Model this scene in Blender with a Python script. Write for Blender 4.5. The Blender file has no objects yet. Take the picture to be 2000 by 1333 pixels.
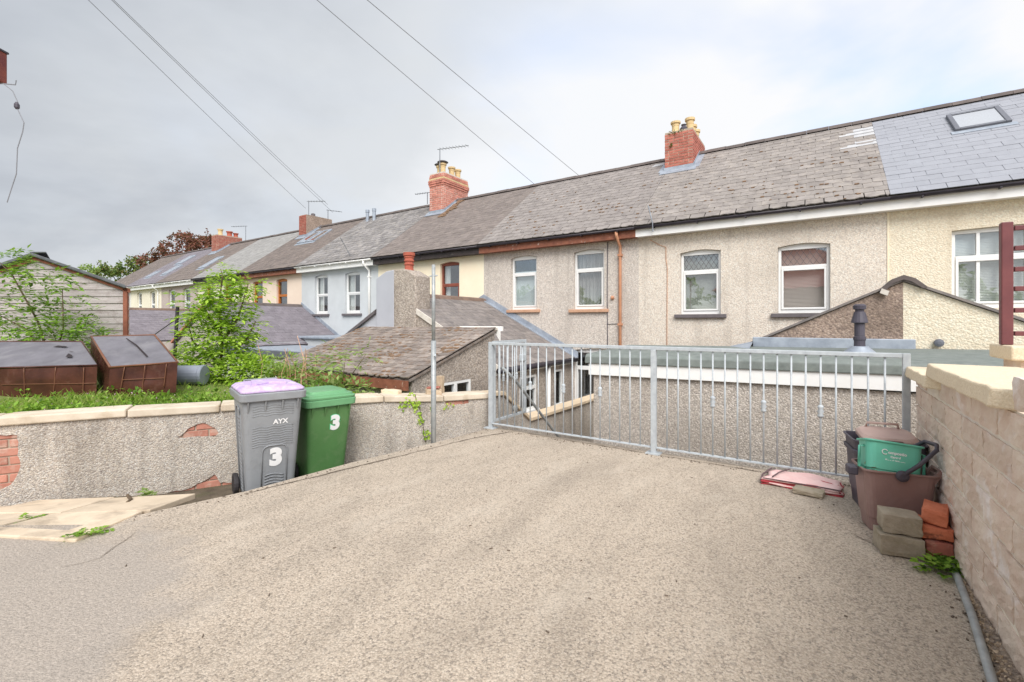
import bpy, bmesh, math, random
from math import sin, cos, pi, radians, sqrt, atan2
from mathutils import Matrix, Vector
from mathutils.geometry import tessellate_polygon
random.seed(7)
sc = bpy.context.scene
COL = sc.collection

# ------------------------------------------------------------------ camera
cam = bpy.data.cameras.new("camera")
cam.sensor_width = 36.0
cam.lens = 16.2
cam.shift_y = -0.01725
cam.clip_start = 0.05
cam.clip_end = 3000
cam_o = bpy.data.objects.new("camera", cam)
COL.objects.link(cam_o)
cam_o.location = (0, 0, 1.38)
cam_o.rotation_euler = (radians(90), 0, math.asin(0.5547))
sc.camera = cam_o
RT = Vector((0.83205, 0.5547, 0))      # to the right of the view, on the ground
FW = Vector((-0.5547, 0.83205, 0))     # straight ahead

# ------------------------------------------------------------------ world: overcast sky with thin cloud
w = bpy.data.worlds.new("World")
sc.world = w
w.use_nodes = True
nt = w.node_tree
N, L = nt.nodes, nt.links
N.clear()
SUN_EL, SUN_AZ = radians(44), radians(140)
out = N.new("ShaderNodeOutputWorld")
bg = N.new("ShaderNodeBackground")
bg.inputs[1].default_value = 0.1
sky = N.new("ShaderNodeTexSky")
sky.sky_type = 'NISHITA'
sky.sun_disc = False
sky.sun_elevation = SUN_EL
sky.sun_rotation = SUN_AZ
tc = N.new("ShaderNodeTexCoord")
sep = N.new("ShaderNodeSeparateXYZ")
L.new(tc.outputs["Generated"], sep.inputs[0])
def wm(op, a, b=None, clamp=False):
    n = N.new("ShaderNodeMath"); n.operation = op; n.use_clamp = clamp
    for i, v in enumerate((a, b)):
        if v is None: continue
        if isinstance(v, (int, float)): n.inputs[i].default_value = v
        else: L.new(v, n.inputs[i])
    return n.outputs[0]
zc = wm('ADD', wm('ABSOLUTE', sep.outputs[2]), 0.22)
cmb = N.new("ShaderNodeCombineXYZ")
L.new(wm('DIVIDE', sep.outputs[0], zc), cmb.inputs[0])
L.new(wm('DIVIDE', sep.outputs[1], zc), cmb.inputs[1])
def wnoise(scale, detail, rough, dist=0.0, off=0.0):
    mp = N.new("ShaderNodeMapping"); mp.inputs[1].default_value = (off, off * 0.7, 0)
    L.new(cmb.outputs[0], mp.inputs[0])
    n = N.new("ShaderNodeTexNoise")
    n.inputs["Scale"].default_value = scale; n.inputs["Detail"].default_value = detail
    n.inputs["Roughness"].default_value = rough; n.inputs["Distortion"].default_value = dist
    L.new(mp.outputs[0], n.inputs["Vector"])
    return n.outputs[0]
n1 = wnoise(0.85, 6, 0.55, 0.3, 3.1)
n2 = wnoise(1.2, 5, 0.5, 0.4, 9.4)
# a dark bank of cloud on the one side (towards -X), thin bright cloud on the other
side = wm('ADD', wm('MULTIPLY', sep.outputs[0], 1.14), 1.25)
side = wm('ADD', side, wm('MULTIPLY', wm('SUBTRACT', n1, 0.5), 0.85))
side = wm('ADD', side, wm('MULTIPLY', wm('SUBTRACT', 0.30, sep.outputs[2]), 0.62), True)
rmp = N.new("ShaderNodeValToRGB")
L.new(side, rmp.inputs[0])
cr = rmp.color_ramp
cr.interpolation = 'EASE'
cr.elements[0].position = 0.0; cr.elements[0].color = (0.39, 0.42, 0.468, 1)
cr.elements[1].position = 1.0; cr.elements[1].color = (0.815, 0.82, 0.835, 1)
e = cr.elements.new(0.45); e.color = (0.625, 0.65, 0.68, 1)
e = cr.elements.new(0.75); e.color = (0.79, 0.805, 0.83, 1)
# thin places where a little blue comes through
gap = N.new("ShaderNodeMapRange")
gap.inputs[1].default_value = 0.46; gap.inputs[2].default_value = 0.68
L.new(n2, gap.inputs[0])
ten = N.new("ShaderNodeMix"); ten.data_type = 'RGBA'; ten.blend_type = 'MULTIPLY'
ten.inputs[0].default_value = 1.0
L.new(rmp.outputs[0], ten.inputs[6]); ten.inputs[7].default_value = (4.95, 4.95, 4.95, 1)
mixc = N.new("ShaderNodeMix"); mixc.data_type = 'RGBA'
L.new(wm('MULTIPLY', wm('MULTIPLY', gap.outputs[0], wm('POWER', side, 2.0)), 0.6), mixc.inputs[0])
L.new(ten.outputs[2], mixc.inputs[6])
skb = N.new("ShaderNodeMix"); skb.data_type = 'RGBA'; skb.blend_type = 'MULTIPLY'; skb.inputs[0].default_value = 1.0
L.new(sky.outputs[0], skb.inputs[6]); skb.inputs[7].default_value = (1.35, 1.36, 1.4, 1)
L.new(skb.outputs[2], mixc.inputs[7])
L.new(mixc.outputs[2], bg.inputs[0])
L.new(bg.outputs[0], out.inputs[0])

# ------------------------------------------------------------------ sun behind thin cloud
sun = bpy.data.lights.new("sun", 'SUN')
sun.energy = 1.5
sun.angle = radians(36)
sun.color = (1.0, 0.97, 0.93)
sun_o = bpy.data.objects.new("sun", sun)
COL.objects.link(sun_o)
sd = Vector((sin(SUN_AZ) * cos(SUN_EL), cos(SUN_AZ) * cos(SUN_EL), sin(SUN_EL)))
sun_o.rotation_euler = (-sd).to_track_quat('-Z', 'Y').to_euler()
sun_o.location = (20, -8, 30)

vs = sc.view_settings
vs.view_transform = 'Standard'
vs.look = 'None'
vs.exposure = 1.27
vs.gamma = 1.0
vs.use_curve_mapping = False
sc.render.engine = 'CYCLES'
sc.cycles.use_denoising = True
sc.cycles.max_bounces = 6
sc.cycles.transparent_max_bounces = 12
sc.cycles.caustics_reflective = False
sc.cycles.caustics_refractive = False

# ------------------------------------------------------------------ materials
def lin(c):
    return tuple((x / 255 / 12.92 if x / 255 <= 0.04045 else ((x / 255 + 0.055) / 1.055) ** 2.4) for x in c)
def S(r, g, b, k=1.0):
    a = lin((r, g, b)); return (min(a[0] * k, .9), min(a[1] * k, .9), min(a[2] * k, .9), 1)

class NT:
    def __init__(s, name):
        s.m = bpy.data.materials.new(name); s.m.use_nodes = True
        s.n = s.m.node_tree.nodes; s.l = s.m.node_tree.links
        s.b = s.n["Principled BSDF"]
        s.geo = s.n.new("ShaderNodeNewGeometry")
        s.pos = s.geo.outputs["Position"]
    def set(s, inp, v):
        i = s.b.inputs[inp]
        if isinstance(v, (int, float, tuple)): i.default_value = v
        else: s.l.new(v, i)
    def vec(s, scale):
        if isinstance(scale, (int, float)): return s.pos
        mp = s.n.new("ShaderNodeMapping"); mp.inputs[3].default_value = scale
        s.l.new(s.pos, mp.inputs[0]); return mp.outputs[0]
    def noise(s, scale, detail=4, rough=0.55, dist=0.0, aniso=None):
        n = s.n.new("ShaderNodeTexNoise")
        n.inputs["Scale"].default_value = scale; n.inputs["Detail"].default_value = detail
        n.inputs["Roughness"].default_value = rough; n.inputs["Distortion"].default_value = dist
        s.l.new(s.vec(aniso) if aniso else s.pos, n.inputs["Vector"])
        return n.outputs[0]
    def voro(s, scale, feature='F1', aniso=None):
        n = s.n.new("ShaderNodeTexVoronoi"); n.feature = feature
        n.inputs["Scale"].default_value = scale
        s.l.new(s.vec(aniso) if aniso else s.pos, n.inputs["Vector"])
        return n
    def ramp(s, fac, stops, interp='LINEAR'):
        r = s.n.new("ShaderNodeValToRGB"); r.color_ramp.interpolation = interp
        el = r.color_ramp.elements
        while len(el) < len(stops): el.new(0.5)
        for e, (p, c) in zip(el, stops):
            e.position = p; e.color = c if len(c) == 4 else (*c, 1)
        s.l.new(fac, r.inputs[0]); return r.outputs[0]
    def mix(s, fac, a, b, mode='MIX'):
        n = s.n.new("ShaderNodeMix"); n.data_type = 'RGBA'; n.blend_type = mode
        for i, v in ((0, fac), (6, a), (7, b)):
            if isinstance(v, (int, float, tuple)): n.inputs[i].default_value = v
            else: s.l.new(v, n.inputs[i])
        return n.outputs[2]
    def math(s, op, a, b=0.0, clamp=False):
        n = s.n.new("ShaderNodeMath"); n.operation = op; n.use_clamp = clamp
        for i, v in ((0, a), (1, b)):
            if isinstance(v, (int, float)): n.inputs[i].default_value = v
            else: s.l.new(v, n.inputs[i])
        return n.outputs[0]
    def rng(s, v, a, b, c=0.0, d=1.0):
        n = s.n.new("ShaderNodeMapRange")
        for i, x in ((1, a), (2, b), (3, c), (4, d)): n.inputs[i].default_value = x
        s.l.new(v, n.inputs[0]); return n.outputs[0]
    def rand(s):
        oi = s.n.new("ShaderNodeObjectInfo")
        return s.math('FRACT', s.math('ADD', oi.outputs["Random"], s.geo.outputs["Random Per Island"]))
    def bump(s, h, strength=0.5, dist=0.01):
        n = s.n.new("ShaderNodeBump"); n.inputs["Strength"].default_value = strength
        n.inputs["Distance"].default_value = dist
        s.l.new(h, n.inputs["Height"]); s.l.new(n.outputs[0], s.b.inputs["Normal"])

def grey(v): return (v, v, v, 1)

def m_noise(name, c1, c2, scale=6, rough=0.85, bump=0.2, bscale=60, rnd=0.0, stain=None, metal=0.0, spec=0.4, aniso=None, bdist=0.004):
    t = NT(name)
    f = t.rng(t.noise(scale, 6, 0.6, aniso=aniso), 0.32, 0.68)
    col = t.mix(f, c1, c2)
    if stain:
        sc_, lo, hi, sc_col, amt = stain; lo += .02; hi -= .02
        g = t.rng(t.noise(sc_, 6, 0.65, 0.4), lo, hi)
        col = t.mix(t.math('MULTIPLY', g, amt), col, sc_col)
    if rnd:
        v = t.rng(t.rand(), 0, 1, 1 - rnd, 1 + rnd)
        cb = t.n.new("ShaderNodeCombineColor")
        for i in range(3): t.l.new(v, cb.inputs[i])
        col = t.mix(1.0, col, cb.outputs[0], 'MULTIPLY')
    t.set("Base Color", col); t.set("Roughness", rough); t.set("Metallic", metal)
    t.set("Specular IOR Level", spec)
    if bump: t.bump(t.noise(bscale, 4, 0.6), bump, bdist)
    return t.m

def m_cells(name, cols, scale=40, bump=0.6, stain=None, stain2=None, fine=0.25, rough=0.92, bdist=0.012, aniso=None, warp=None, even=0.3):
    """small stones bedded in mortar: pebbledash, exposed aggregate"""
    t = NT(name)
    v = t.voro(scale, aniso=aniso)
    sepc = t.n.new("ShaderNodeSeparateColor"); t.l.new(v.outputs["Color"], sepc.inputs[0])
    n = len(cols)
    col = t.ramp(sepc.outputs[0], [(i / n, c) for i, c in enumerate(cols)], 'CONSTANT')
    v2 = t.voro(scale * 2.3)
    s2 = t.n.new("ShaderNodeSeparateColor"); t.l.new(v2.outputs["Color"], s2.inputs[0])
    col2 = t.ramp(s2.outputs[1], [(i / n, c) for i, c in enumerate(cols)], 'CONSTANT')
    col = t.mix(0.45, col, col2)
    av = tuple(sum(c[i] for c in cols) / n for i in range(3)) + (1,)
    col = t.mix(even, col, av)
    edge = t.rng(v.outputs["Distance"], 0.4, 0.8, 0.0, fine)
    col = t.mix(edge, col, tuple(x * 0.45 for x in cols[0][:3]) + (1,))
    for st in (stain, stain2):
        if st:
            sc_, lo, hi, c, amt, an = (*st, None)[:6]
            g = t.rng(t.noise(sc_, 7, 0.62, 0.3, aniso=an), lo, hi)
            col = t.mix(t.math('MULTIPLY', g, amt), col, c)
    if warp: col = warp(t, col)
    t.set("Base Color", col); t.set("Roughness", rough); t.set("Specular IOR Level", 0.25)
    h = t.math('SUBTRACT', 1.0, v.outputs["Distance"])
    h = t.math('ADD', h, t.math('MULTIPLY', t.math('SUBTRACT', 1.0, v2.outputs["Distance"]), 0.5))
    t.bump(h, bump, bdist)
    return t.m

def m_glass(name, tint=(0.94, 0.96, 0.96, 1), refl=0.11):
    t = NT(name)
    t.n.remove(t.b)
    tr = t.n.new("ShaderNodeBsdfTransparent"); tr.inputs[0].default_value = tint
    gl = t.n.new("ShaderNodeBsdfGlossy"); gl.inputs["Roughness"].default_value = 0.015
    gl.inputs[0].default_value = (0.95, 0.97, 1, 1)
    fr = t.n.new("ShaderNodeLayerWeight"); fr.inputs[0].default_value = 0.5
    fac = t.math('ADD', t.math('MULTIPLY', t.math('POWER', fr.outputs["Facing"], 4.0), 0.6), refl, True)
    wv = t.n.new("ShaderNodeBump"); wv.inputs["Strength"].default_value = 0.05; wv.inputs["Distance"].default_value = 0.01
    t.l.new(t.noise(3.5, 2), wv.inputs["Height"]); t.l.new(wv.outputs[0], gl.inputs["Normal"])
    mx = t.n.new("ShaderNodeMixShader")
    t.l.new(fac, mx.inputs[0]); t.l.new(tr.outputs[0], mx.inputs[1]); t.l.new(gl.outputs[0], mx.inputs[2])
    t.l.new(mx.outputs[0], t.n["Material Output"].inputs[0])
    return t.m

def m_leaf(name, cols, rough=0.55, trans=0.42):
    t = NT(name)
    r = t.rand()
    n = len(cols)
    col = t.ramp(r, [(i / max(1, n - 1), c) for i, c in enumerate(cols)])
    t.set("Base Color", col); t.set("Roughness", rough); t.set("Specular IOR Level", 0.3)
    tl = t.n.new("ShaderNodeBsdfTranslucent")
    t.l.new(t.mix(0.35, col, (0.35, 0.5, 0.03, 1)), tl.inputs[0])
    mx = t.n.new("ShaderNodeMixShader"); mx.inputs[0].default_value = trans
    t.l.new(t.b.outputs[0], mx.inputs[1]); t.l.new(tl.outputs[0], mx.inputs[2])
    t.l.new(mx.outputs[0], t.n["Material Output"].inputs[0])
    return t.m

MT = {}
# ------------------------------------------------------------------ mesh helpers
class MB:
    def __init__(s): s.v = []; s.f = []
    def add(s, vs, fs):
        o = len(s.v); s.v += [tuple(p) for p in vs]; s.f += [tuple(i + o for i in f) for f in fs]; return s
    def box(s, x0, x1, y0, y1, z0, z1):
        return s.add([(x0,y0,z0),(x1,y0,z0),(x1,y1,z0),(x0,y1,z0),(x0,y0,z1),(x1,y0,z1),(x1,y1,z1),(x0,y1,z1)],
                     [(0,3,2,1),(4,5,6,7),(0,1,5,4),(1,2,6,5),(2,3,7,6),(3,0,4,7)])
    def hexa(s, p):     # 4 bottom, 4 top, both counter-clockwise
        return s.add(p, [(0,3,2,1),(4,5,6,7),(0,1,5,4),(1,2,6,5),(2,3,7,6),(3,0,4,7)])
    def ob(s, c, a, b, d):   # centre and three half-axes
        c, a, b, d = Vector(c), Vector(a), Vector(b), Vector(d)
        return s.hexa([c-a-b-d, c+a-b-d, c+a+b-d, c-a+b-d, c-a-b+d, c+a-b+d, c+a+b+d, c-a+b+d])
    def poly(s, pts):
        return s.add(pts, [tuple(range(len(pts)))])
    def prism(s, pts, ex):
        ex = Vector(ex); a = [Vector(p) for p in pts]; n = len(a)
        return s.add(a + [p + ex for p in a],
                     [tuple(range(n - 1, -1, -1)), tuple(range(n, 2 * n))] + [(i, (i+1) % n, n + (i+1) % n, n + i) for i in range(n)])
    def tube(s, pts, r, n=8, caps=True):
        pts = [Vector(p) for p in pts]; k = len(pts)
        rr = r if isinstance(r, (list, tuple)) else [r] * k
        up = Vector((0.123, 0.31, 0.94)); rings = []
        for i, p in enumerate(pts):
            d = (pts[min(i+1, k-1)] - pts[max(i-1, 0)]).normalized()
            a = d.cross(up)
            if a.length < 0.05: a = d.cross(Vector((1, 0, 0)))
            a.normalize(); b = d.cross(a)
            rings.append([p + (a * cos(2*pi*j/n) + b * sin(2*pi*j/n)) * rr[i] for j in range(n)])
        vs = [q for ring in rings for q in ring]
        fs = [(i*n + j, i*n + (j+1) % n, (i+1)*n + (j+1) % n, (i+1)*n + j) for i in range(k-1) for j in range(n)]
        if caps: fs += [tuple(range(n-1, -1, -1)), tuple((k-1)*n + j for j in range(n))]
        return s.add(vs, fs)
    def lathe(s, c, prof, n=16, axis=(0,0,1)):
        ax = Vector(axis).normalized(); a = ax.orthogonal().normalized(); b = ax.cross(a); c = Vector(c)
        vs = [c + ax*z + (a*cos(2*pi*j/n) + b*sin(2*pi*j/n)) * max(r, 1e-4) for r, z in prof for j in range(n)]
        k = len(prof)
        fs = [(i*n + j, i*n + (j+1) % n, (i+1)*n + (j+1) % n, (i+1)*n + j) for i in range(k-1) for j in range(n)]
        fs += [tuple(range(n-1, -1, -1)), tuple((k-1)*n + j for j in range(n))]
        return s.add(vs, fs)
    def loft(s, rings, caps=True):
        n = len(rings[0]); k = len(rings)
        vs = [q for r in rings for q in r]
        fs = [(i*n + j, i*n + (j+1) % n, (i+1)*n + (j+1) % n, (i+1)*n + j) for i in range(k-1) for j in range(n)]
        if caps: fs += [tuple(range(n-1, -1, -1)), tuple((k-1)*n + j for j in range(n))]
        return s.add(vs, fs)
    def mesh(s, name="mesh"):
        me = bpy.data.meshes.new(name)
        me.from_pydata(s.v, [], s.f); me.update(); return me
    def build(s, name, mat, parent=None, smooth=False, bevel=0, kind=None, fix=False, segs=2):
        me = s.mesh(name)
        if fix:
            bm = bmesh.new(); bm.from_mesh(me); bmesh.ops.recalc_face_normals(bm, faces=bm.faces[:]); bm.to_mesh(me); bm.free()
        if smooth:
            for p in me.polygons: p.use_smooth = True
        o = link(name, me, mat, parent)
        if bevel:
            b = o.modifiers.new("bevel", 'BEVEL'); b.width = bevel; b.segments = segs; b.limit_method = 'ANGLE'; b.angle_limit = radians(35)
        if kind: o["kind"] = kind
        return o

def link(name, me, mat, parent=None, M=None):
    o = bpy.data.objects.new(name, me)
    if mat is not None:
        m = MT[mat] if isinstance(mat, str) else mat
        if len(me.materials) == 0: me.materials.append(m)
        elif me.materials[0] != m:
            o.material_slots[0].link = 'OBJECT'; o.material_slots[0].material = m
    COL.objects.link(o)
    if M is not None: o.matrix_basis = M
    if parent is not None:
        o.parent = parent
        if parent.type == 'EMPTY': o.matrix_parent_inverse = Matrix.Translation(-parent.location)
        else: o.matrix_parent_inverse = parent.matrix_basis.inverted()
    return o

def tag(o, label, cat=None, group=None, kind=None):
    if label: o["label"] = label
    if cat: o["category"] = cat
    if group: o["group"] = group
    if kind: o["kind"] = kind
    return o

def thing(name, label, cat, loc, group=None):
    o = bpy.data.objects.new(name, None); COL.objects.link(o)
    o.location = loc; o.empty_display_size = 0.2
    return tag(o, label, cat, group)

def frame(c, a, b):
    """matrix with x axis a, y axis b, z = a x b, origin c"""
    a = Vector(a).normalized(); b = Vector(b).normalized(); n = a.cross(b).normalized(); b = n.cross(a)
    return Matrix(((a.x, b.x, n.x, c[0]), (a.y, b.y, n.y, c[1]), (a.z, b.z, n.z, c[2]), (0, 0, 0, 1)))

def holes_face(mb, outer, holes, to3d, depth):
    """flat sheet with holes; depth = vector for the reveals (None for no reveals)"""
    loops = [outer] + holes
    flat = [Vector((p[0], p[1], 0)) for lp in loops for p in lp]
    tris = tessellate_polygon([[Vector((p[0], p[1], 0)) for p in lp] for lp in loops])
    pts = [to3d(p[0], p[1]) for p in flat]
    fs = []
    for t in tris:
        a, b, c = [flat[i] for i in t]
        fs.append(t if (b - a).cross(c - a).z > 0 else (t[0], t[2], t[1]))
    mb.add(pts, fs)
    if depth is not None:
        dv = Vector(depth)
        for lp in holes:
            q = [Vector(to3d(*p)) for p in lp]; n = len(q)
            mb.add(q + [p + dv for p in q], [(i, (i+1) % n, n + (i+1) % n, n + i) for i in range(n)])
    return mb

def text_mesh(body, size, extrude=0.0, bold=0.0):
    cu = bpy.data.curves.new("text", 'FONT'); cu.body = body; cu.size = size
    cu.align_x = 'CENTER'; cu.align_y = 'CENTER'; cu.offset = bold; cu.extrude = extrude
    o = bpy.data.objects.new("lettering_source", cu); COL.objects.link(o)
    bpy.context.view_layer.update()
    dg = bpy.context.evaluated_depsgraph_get()
    me = bpy.data.meshes.new_from_object(o.evaluated_get(dg))
    bpy.data.objects.remove(o)
    me.materials.clear()
    return me

def rrect(w, d, r, z, cx=0, cy=0, n=4):
    pts = []
    for sx, sy, a0 in ((1, 1, 0), (-1, 1, 90), (-1, -1, 180), (1, -1, 270)):
        for i in range(n + 1):
            a = radians(a0 + 90 * i / n)
            pts.append(Vector((cx + sx * (w/2 - r) + r * cos(a), cy + sy * (d/2 - r) + r * sin(a), z)))
    return pts

def slate_mesh(w, l, t, rag, seed):
    rn = random.Random(seed); n = 4
    mb = MB(); top = []
    for i in range(n + 1):
        x = -w/2 + w * i / n
        top.append((x, rn.uniform(-rag, rag) + (rag * 0.8 if i in (0, n) and rn.random() < 0.5 else 0)))
    v = [(x, y, t) for x, y in top] + [(x, y, 0) for x, y in top] + [(-w/2, l, t), (w/2, l, t)]
    f = [tuple(range(n + 1)) + (2*n + 3, 2*n + 2)] + [(i, n+1+i, n+2+i, i+1) for i in range(n)] + \
        [(0, 2*n+2, n+1), (n, 2*n+1, 2*n+3)]
    return mb.add(v, f).mesh("slate")

def slate_field(O, A, S_, width, length, w, g, mat, parent, lim=300, rag=0.008, t=0.012, tilt=0.02, stuffname="slates_beyond", name="slate", jit=0.004, skip=None, gapw=0.008):
    """slates in half-lapped courses over a slope; O lower left corner, A along the eaves, S_ up the slope"""
    A = Vector(A).normalized(); S_ = Vector(S_).normalized(); Nn = A.cross(S_).normalized(); O = Vector(O)
    ms = [slate_mesh(w - gapw, g * 1.9, t, rag, i) for i in range(4)]
    rows = int(math.ceil(length / g)); items = []
    for r in range(rows):
        x = -(w / 2 if r % 2 else 0.0)
        while x < width - 0.03:
            a, b = max(x, 0), min(x + w, width)
            if b - a > 0.04:
                cx = (a + b) / 2; s = r * g
                if not (skip and skip(cx, s + g / 2)):
                    slip = random.uniform(.02, .06) if rag > .012 and random.random() < .025 else 0.0
                    p = O + A * cx + S_ * (s - slip + random.uniform(-jit, jit)) + Nn * (0.022 + random.uniform(0, 0.004))
                    up = (S_ - Nn * tilt).normalized()
                    rot = random.uniform(-0.012, 0.012) * (jit / 0.004)
                    ax = (A + S_ * rot).normalized()
                    items.append((p, ax, up, (b - a) / w, random.randrange(4), min(1.0, (length - s) / (g * 1.9))))
            x += w
    items.sort(key=lambda it: it[0].length)
    rest = MB()
    for i, (p, ax, up, sx, k, sy) in enumerate(items):
        M = frame(p, ax, up) @ Matrix.Diagonal((sx, sy, 1, 1))
        if i < lim: link(name, ms[k], mat, parent, M)
        else:
            vs = [M @ v.co for v in ms[k].vertices]
            rest.add(vs, [tuple(q.vertices) for q in ms[k].polygons])
    if rest.v: rest.build(stuffname, mat, parent, kind="stuff")

BRICK = {}
def brick_mesh(l, h, d, seed):
    """a slightly worn brick, centred"""
    key = (round(l, 3), round(h, 3), round(d, 3), seed)
    if key in BRICK: return BRICK[key]
    rn = random.Random(seed * 31 + int(l * 1000))
    bm = bmesh.new(); bmesh.ops.create_cube(bm, size=1)
    for v in bm.verts:
        v.co = Vector((v.co.x * l, v.co.y * d, v.co.z * h)) + Vector((rn.uniform(-1, 1), rn.uniform(-1, 1), rn.uniform(-1, 1))) * 0.002
    bmesh.ops.bevel(bm, geom=bm.edges[:] , offset=0.005, segments=1, affect='EDGES')
    me = bpy.data.meshes.new("brick"); bm.to_mesh(me); bm.free()
    BRICK[key] = me
    return me

def leaf(mb, p, d, up, l, w):
    """one folded pointed leaf"""
    d = d.normalized(); sd = d.cross(up)
    if sd.length < 1e-3: sd = d.orthogonal()
    sd.normalize(); nn = sd.cross(d)
    mb.add([p, p + d*l*0.45 + sd*w*0.5 + nn*w*0.15, p + d*l, p + d*l*0.45 - sd*w*0.5 + nn*w*0.15], [(0, 1, 2), (0, 2, 3)])

def rvec():
    while True:
        v = Vector((random.uniform(-1, 1), random.uniform(-1, 1), random.uniform(-1, 1)))
        if 0.05 < v.length < 1: return v.normalized()

def frond(mb, p, d, length, pairs, ll, lw):
    """a compound leaf: pairs of leaflets along a drooping stalk"""
    d = d.normalized(); q = Vector(p)
    sd = d.cross(Vector((0, 0, 1)))
    if sd.length < 0.05: sd = Vector((1, 0, 0))
    sd.normalize()
    for i in range(pairs + 1):
        k = (i + 0.6) / (pairs + 0.6)
        c = Vector(p) + d * length * k - Vector((0, 0, 1)) * length * 0.28 * k * k
        up = Vector((0, 0, 1)) + rvec() * 0.35
        if i == pairs: leaf(mb, c, d - Vector((0, 0, 0.5)), up, ll * 1.1, lw)
        else:
            for s in (-1, 1): leaf(mb, c, d * 0.45 + sd * s - Vector((0, 0, 0.25)) + rvec() * 0.2, up, ll, lw)
# ------------------------------------------------------------------ material list
def _old_corner(t, col):
    """the near corner was poured earlier: greyer, finer concrete with a ragged boundary"""
    d = t.n.new("ShaderNodeVectorMath"); d.operation = 'DISTANCE'; d.inputs[1].default_value = (-3.4, -0.1, 0)
    t.l.new(t.pos, d.inputs[0])
    f = t.math('ADD', d.outputs["Value"], t.math('MULTIPLY', t.math('SUBTRACT', t.noise(2.2, 5, 0.6), 0.5), 1.3))
    f = t.rng(f, 1.15, 1.45, 0.75, 0.0)
    c2 = t.mix(t.rng(t.noise(60, 4, 0.7), 0.35, 0.65), S(146, 138, 130), S(182, 172, 162))
    return t.mix(f, col, c2)
MT["slab"] = m_cells("concrete_slab", [S(164,150,134), S(205,190,171), S(188,172,154), S(216,202,185), S(104,98,92), S(198,182,164), S(210,195,177)], 100, 0.65,
    stain=(1.1, 0.45, 0.68, S(122,113,103), 0.32, (2.2, 0.8, 1)), stain2=(2.3, 0.52, 0.72, S(214,202,186), 0.3, (1.8, 0.7, 1)), fine=0.3, bdist=0.006, warp=_old_corner, even=0.22)
MT["slab_old"] = m_cells("old_concrete", [S(160,146,132), S(188,174,158), S(174,160,146), S(152,140,130)], 90, 0.4,
    stain=(1.6, 0.42, 0.66, S(136,127,120), 0.45), stain2=(4.0, 0.5, 0.7, S(196,182,162), 0.5), fine=0.2, bdist=0.004)
MT["paver"] = m_noise("paving_stone", S(222,204,180), S(204,186,162), 5, 0.9, 0.35, 90, 0.06, (3.0, 0.5, 0.72, S(140,126,110), 0.6))
MT["dirt"] = m_noise("dirt", S(120,108,92), S(92,82,70), 9, 0.95, 0.9, 70, 0, (2, 0.5, 0.7, S(96,108,60), 0.5), bdist=0.02)
MT["crack"] = m_noise("crack_dirt", S(126,113,100), S(102,90,79), 20, 0.95, 0.5, 90)
MT["gravel_strip"] = m_cells("rough_mortar", [S(170,150,132), S(140,126,112), S(196,178,160), S(112,100,92)], 48, 1.0, bdist=0.02)
MT["ground"] = m_noise("ground_far", S(96,104,72), S(120,116,96), 0.8, 0.95, 0.4, 8)
MT["soil_grass"] = m_noise("turf", S(112,132,62), S(132,142,80), 4, 0.95, 0.8, 60, 0, (2.2, 0.5, 0.7, S(150,130,100), 0.5), bdist=0.02)
MT["tarmac"] = m_noise("tarmac", S(120,116,112), S(96,94,92), 6, 0.95, 0.5, 120)
# walls
def dash(name, cols, sc=32, k=1.36, **kw): MT[name] = m_cells(name, [S(*c, k) for c in cols], sc, **kw)
dash("dash_beige", [(194,183,170), (212,203,190), (176,166,154), (224,216,205), (202,189,174), (158,147,137), (213,201,185)], 48, bump=0.5,
     stain=(0.7, 0.45, 0.7, S(176,164,150), 0.4), stain2=(1.0, 0.52, 0.72, S(150,140,130), 0.4, (3.5, 3.5, .3)))
dash("dash_grey", [(176,168,160), (204,197,188), (186,174,163), (214,208,200), (156,148,141), (194,182,170), (140,133,128)], 46, bump=0.5,
     stain=(0.8, 0.45, 0.72, S(168,160,150), 0.35), stain2=(1.0, 0.52, 0.72, S(140,132,124), 0.4, (3.5, 3.5, .3)))
dash("dash_cream", [(224,211,188), (232,220,200), (216,202,178), (236,226,208), (206,192,168)], 44, k=1.15, bump=0.6, stain=(0.9, 0.5, 0.75, S(206,190,164), 0.4), stain2=(1.0, 0.53, 0.72, S(190,176,152), 0.4, (3.5, 3.5, .3)))
dash("dash_brown", [(140,122,110), (166,146,130), (122,106,98), (178,160,146), (152,134,120), (104,92,86)], 34, bump=0.7, stain=(1.1, 0.46, 0.68, S(104,90,80), 0.55))
dash("dash_ext", [(168,160,150), (198,190,180), (150,141,132), (182,172,160), (122,114,109), (212,205,197), (138,130,123)], 58, bump=0.7, bdist=0.012,
     stain=(0.9, 0.45, 0.7, S(140,128,116), 0.4))
dash("dash_dark", [(150,140,130), (176,166,156), (126,118,110), (192,182,172), (110,102,98), (160,146,132)], 32, bump=0.8, stain=(1.0, 0.45, 0.7, S(108,100,92), 0.45))
dash("dash_garden", [(190,180,170), (216,206,194), (168,158,148), (142,134,130), (204,192,176), (118,110,108), (226,218,208), (178,164,148)], 78, bump=0.8, bdist=0.012,
     stain=(1.3, 0.46, 0.7, S(150,138,124), 0.45), stain2=(1.0, 0.5, 0.7, S(120,112,104), 0.5, (4.5, 4.5, .8)))
MT["paint_cream"] = m_noise("smooth_cream_render", S(250,234,208), S(246,227,199), 2, 0.85, 0.15, 40, 0, (1.2, 0.55, 0.75, S(214,194,156), 0.3))
MT["paint_grey"] = m_noise("smooth_pale_grey_render", S(202,206,208), S(192,196,198), 2, 0.85, 0.25, 30, 0, (1.2, 0.55, 0.75, S(176,180,180), 0.3))
MT["paint_slate_grey"] = m_noise("smooth_blue_grey_render", S(182,184,192), S(174,176,184), 2, 0.85, 0.2, 40)
MT["paint_pink"] = m_noise("pinkish_render", S(232,214,196), S(224,204,186), 2, 0.88, 0.3, 40)
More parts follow.
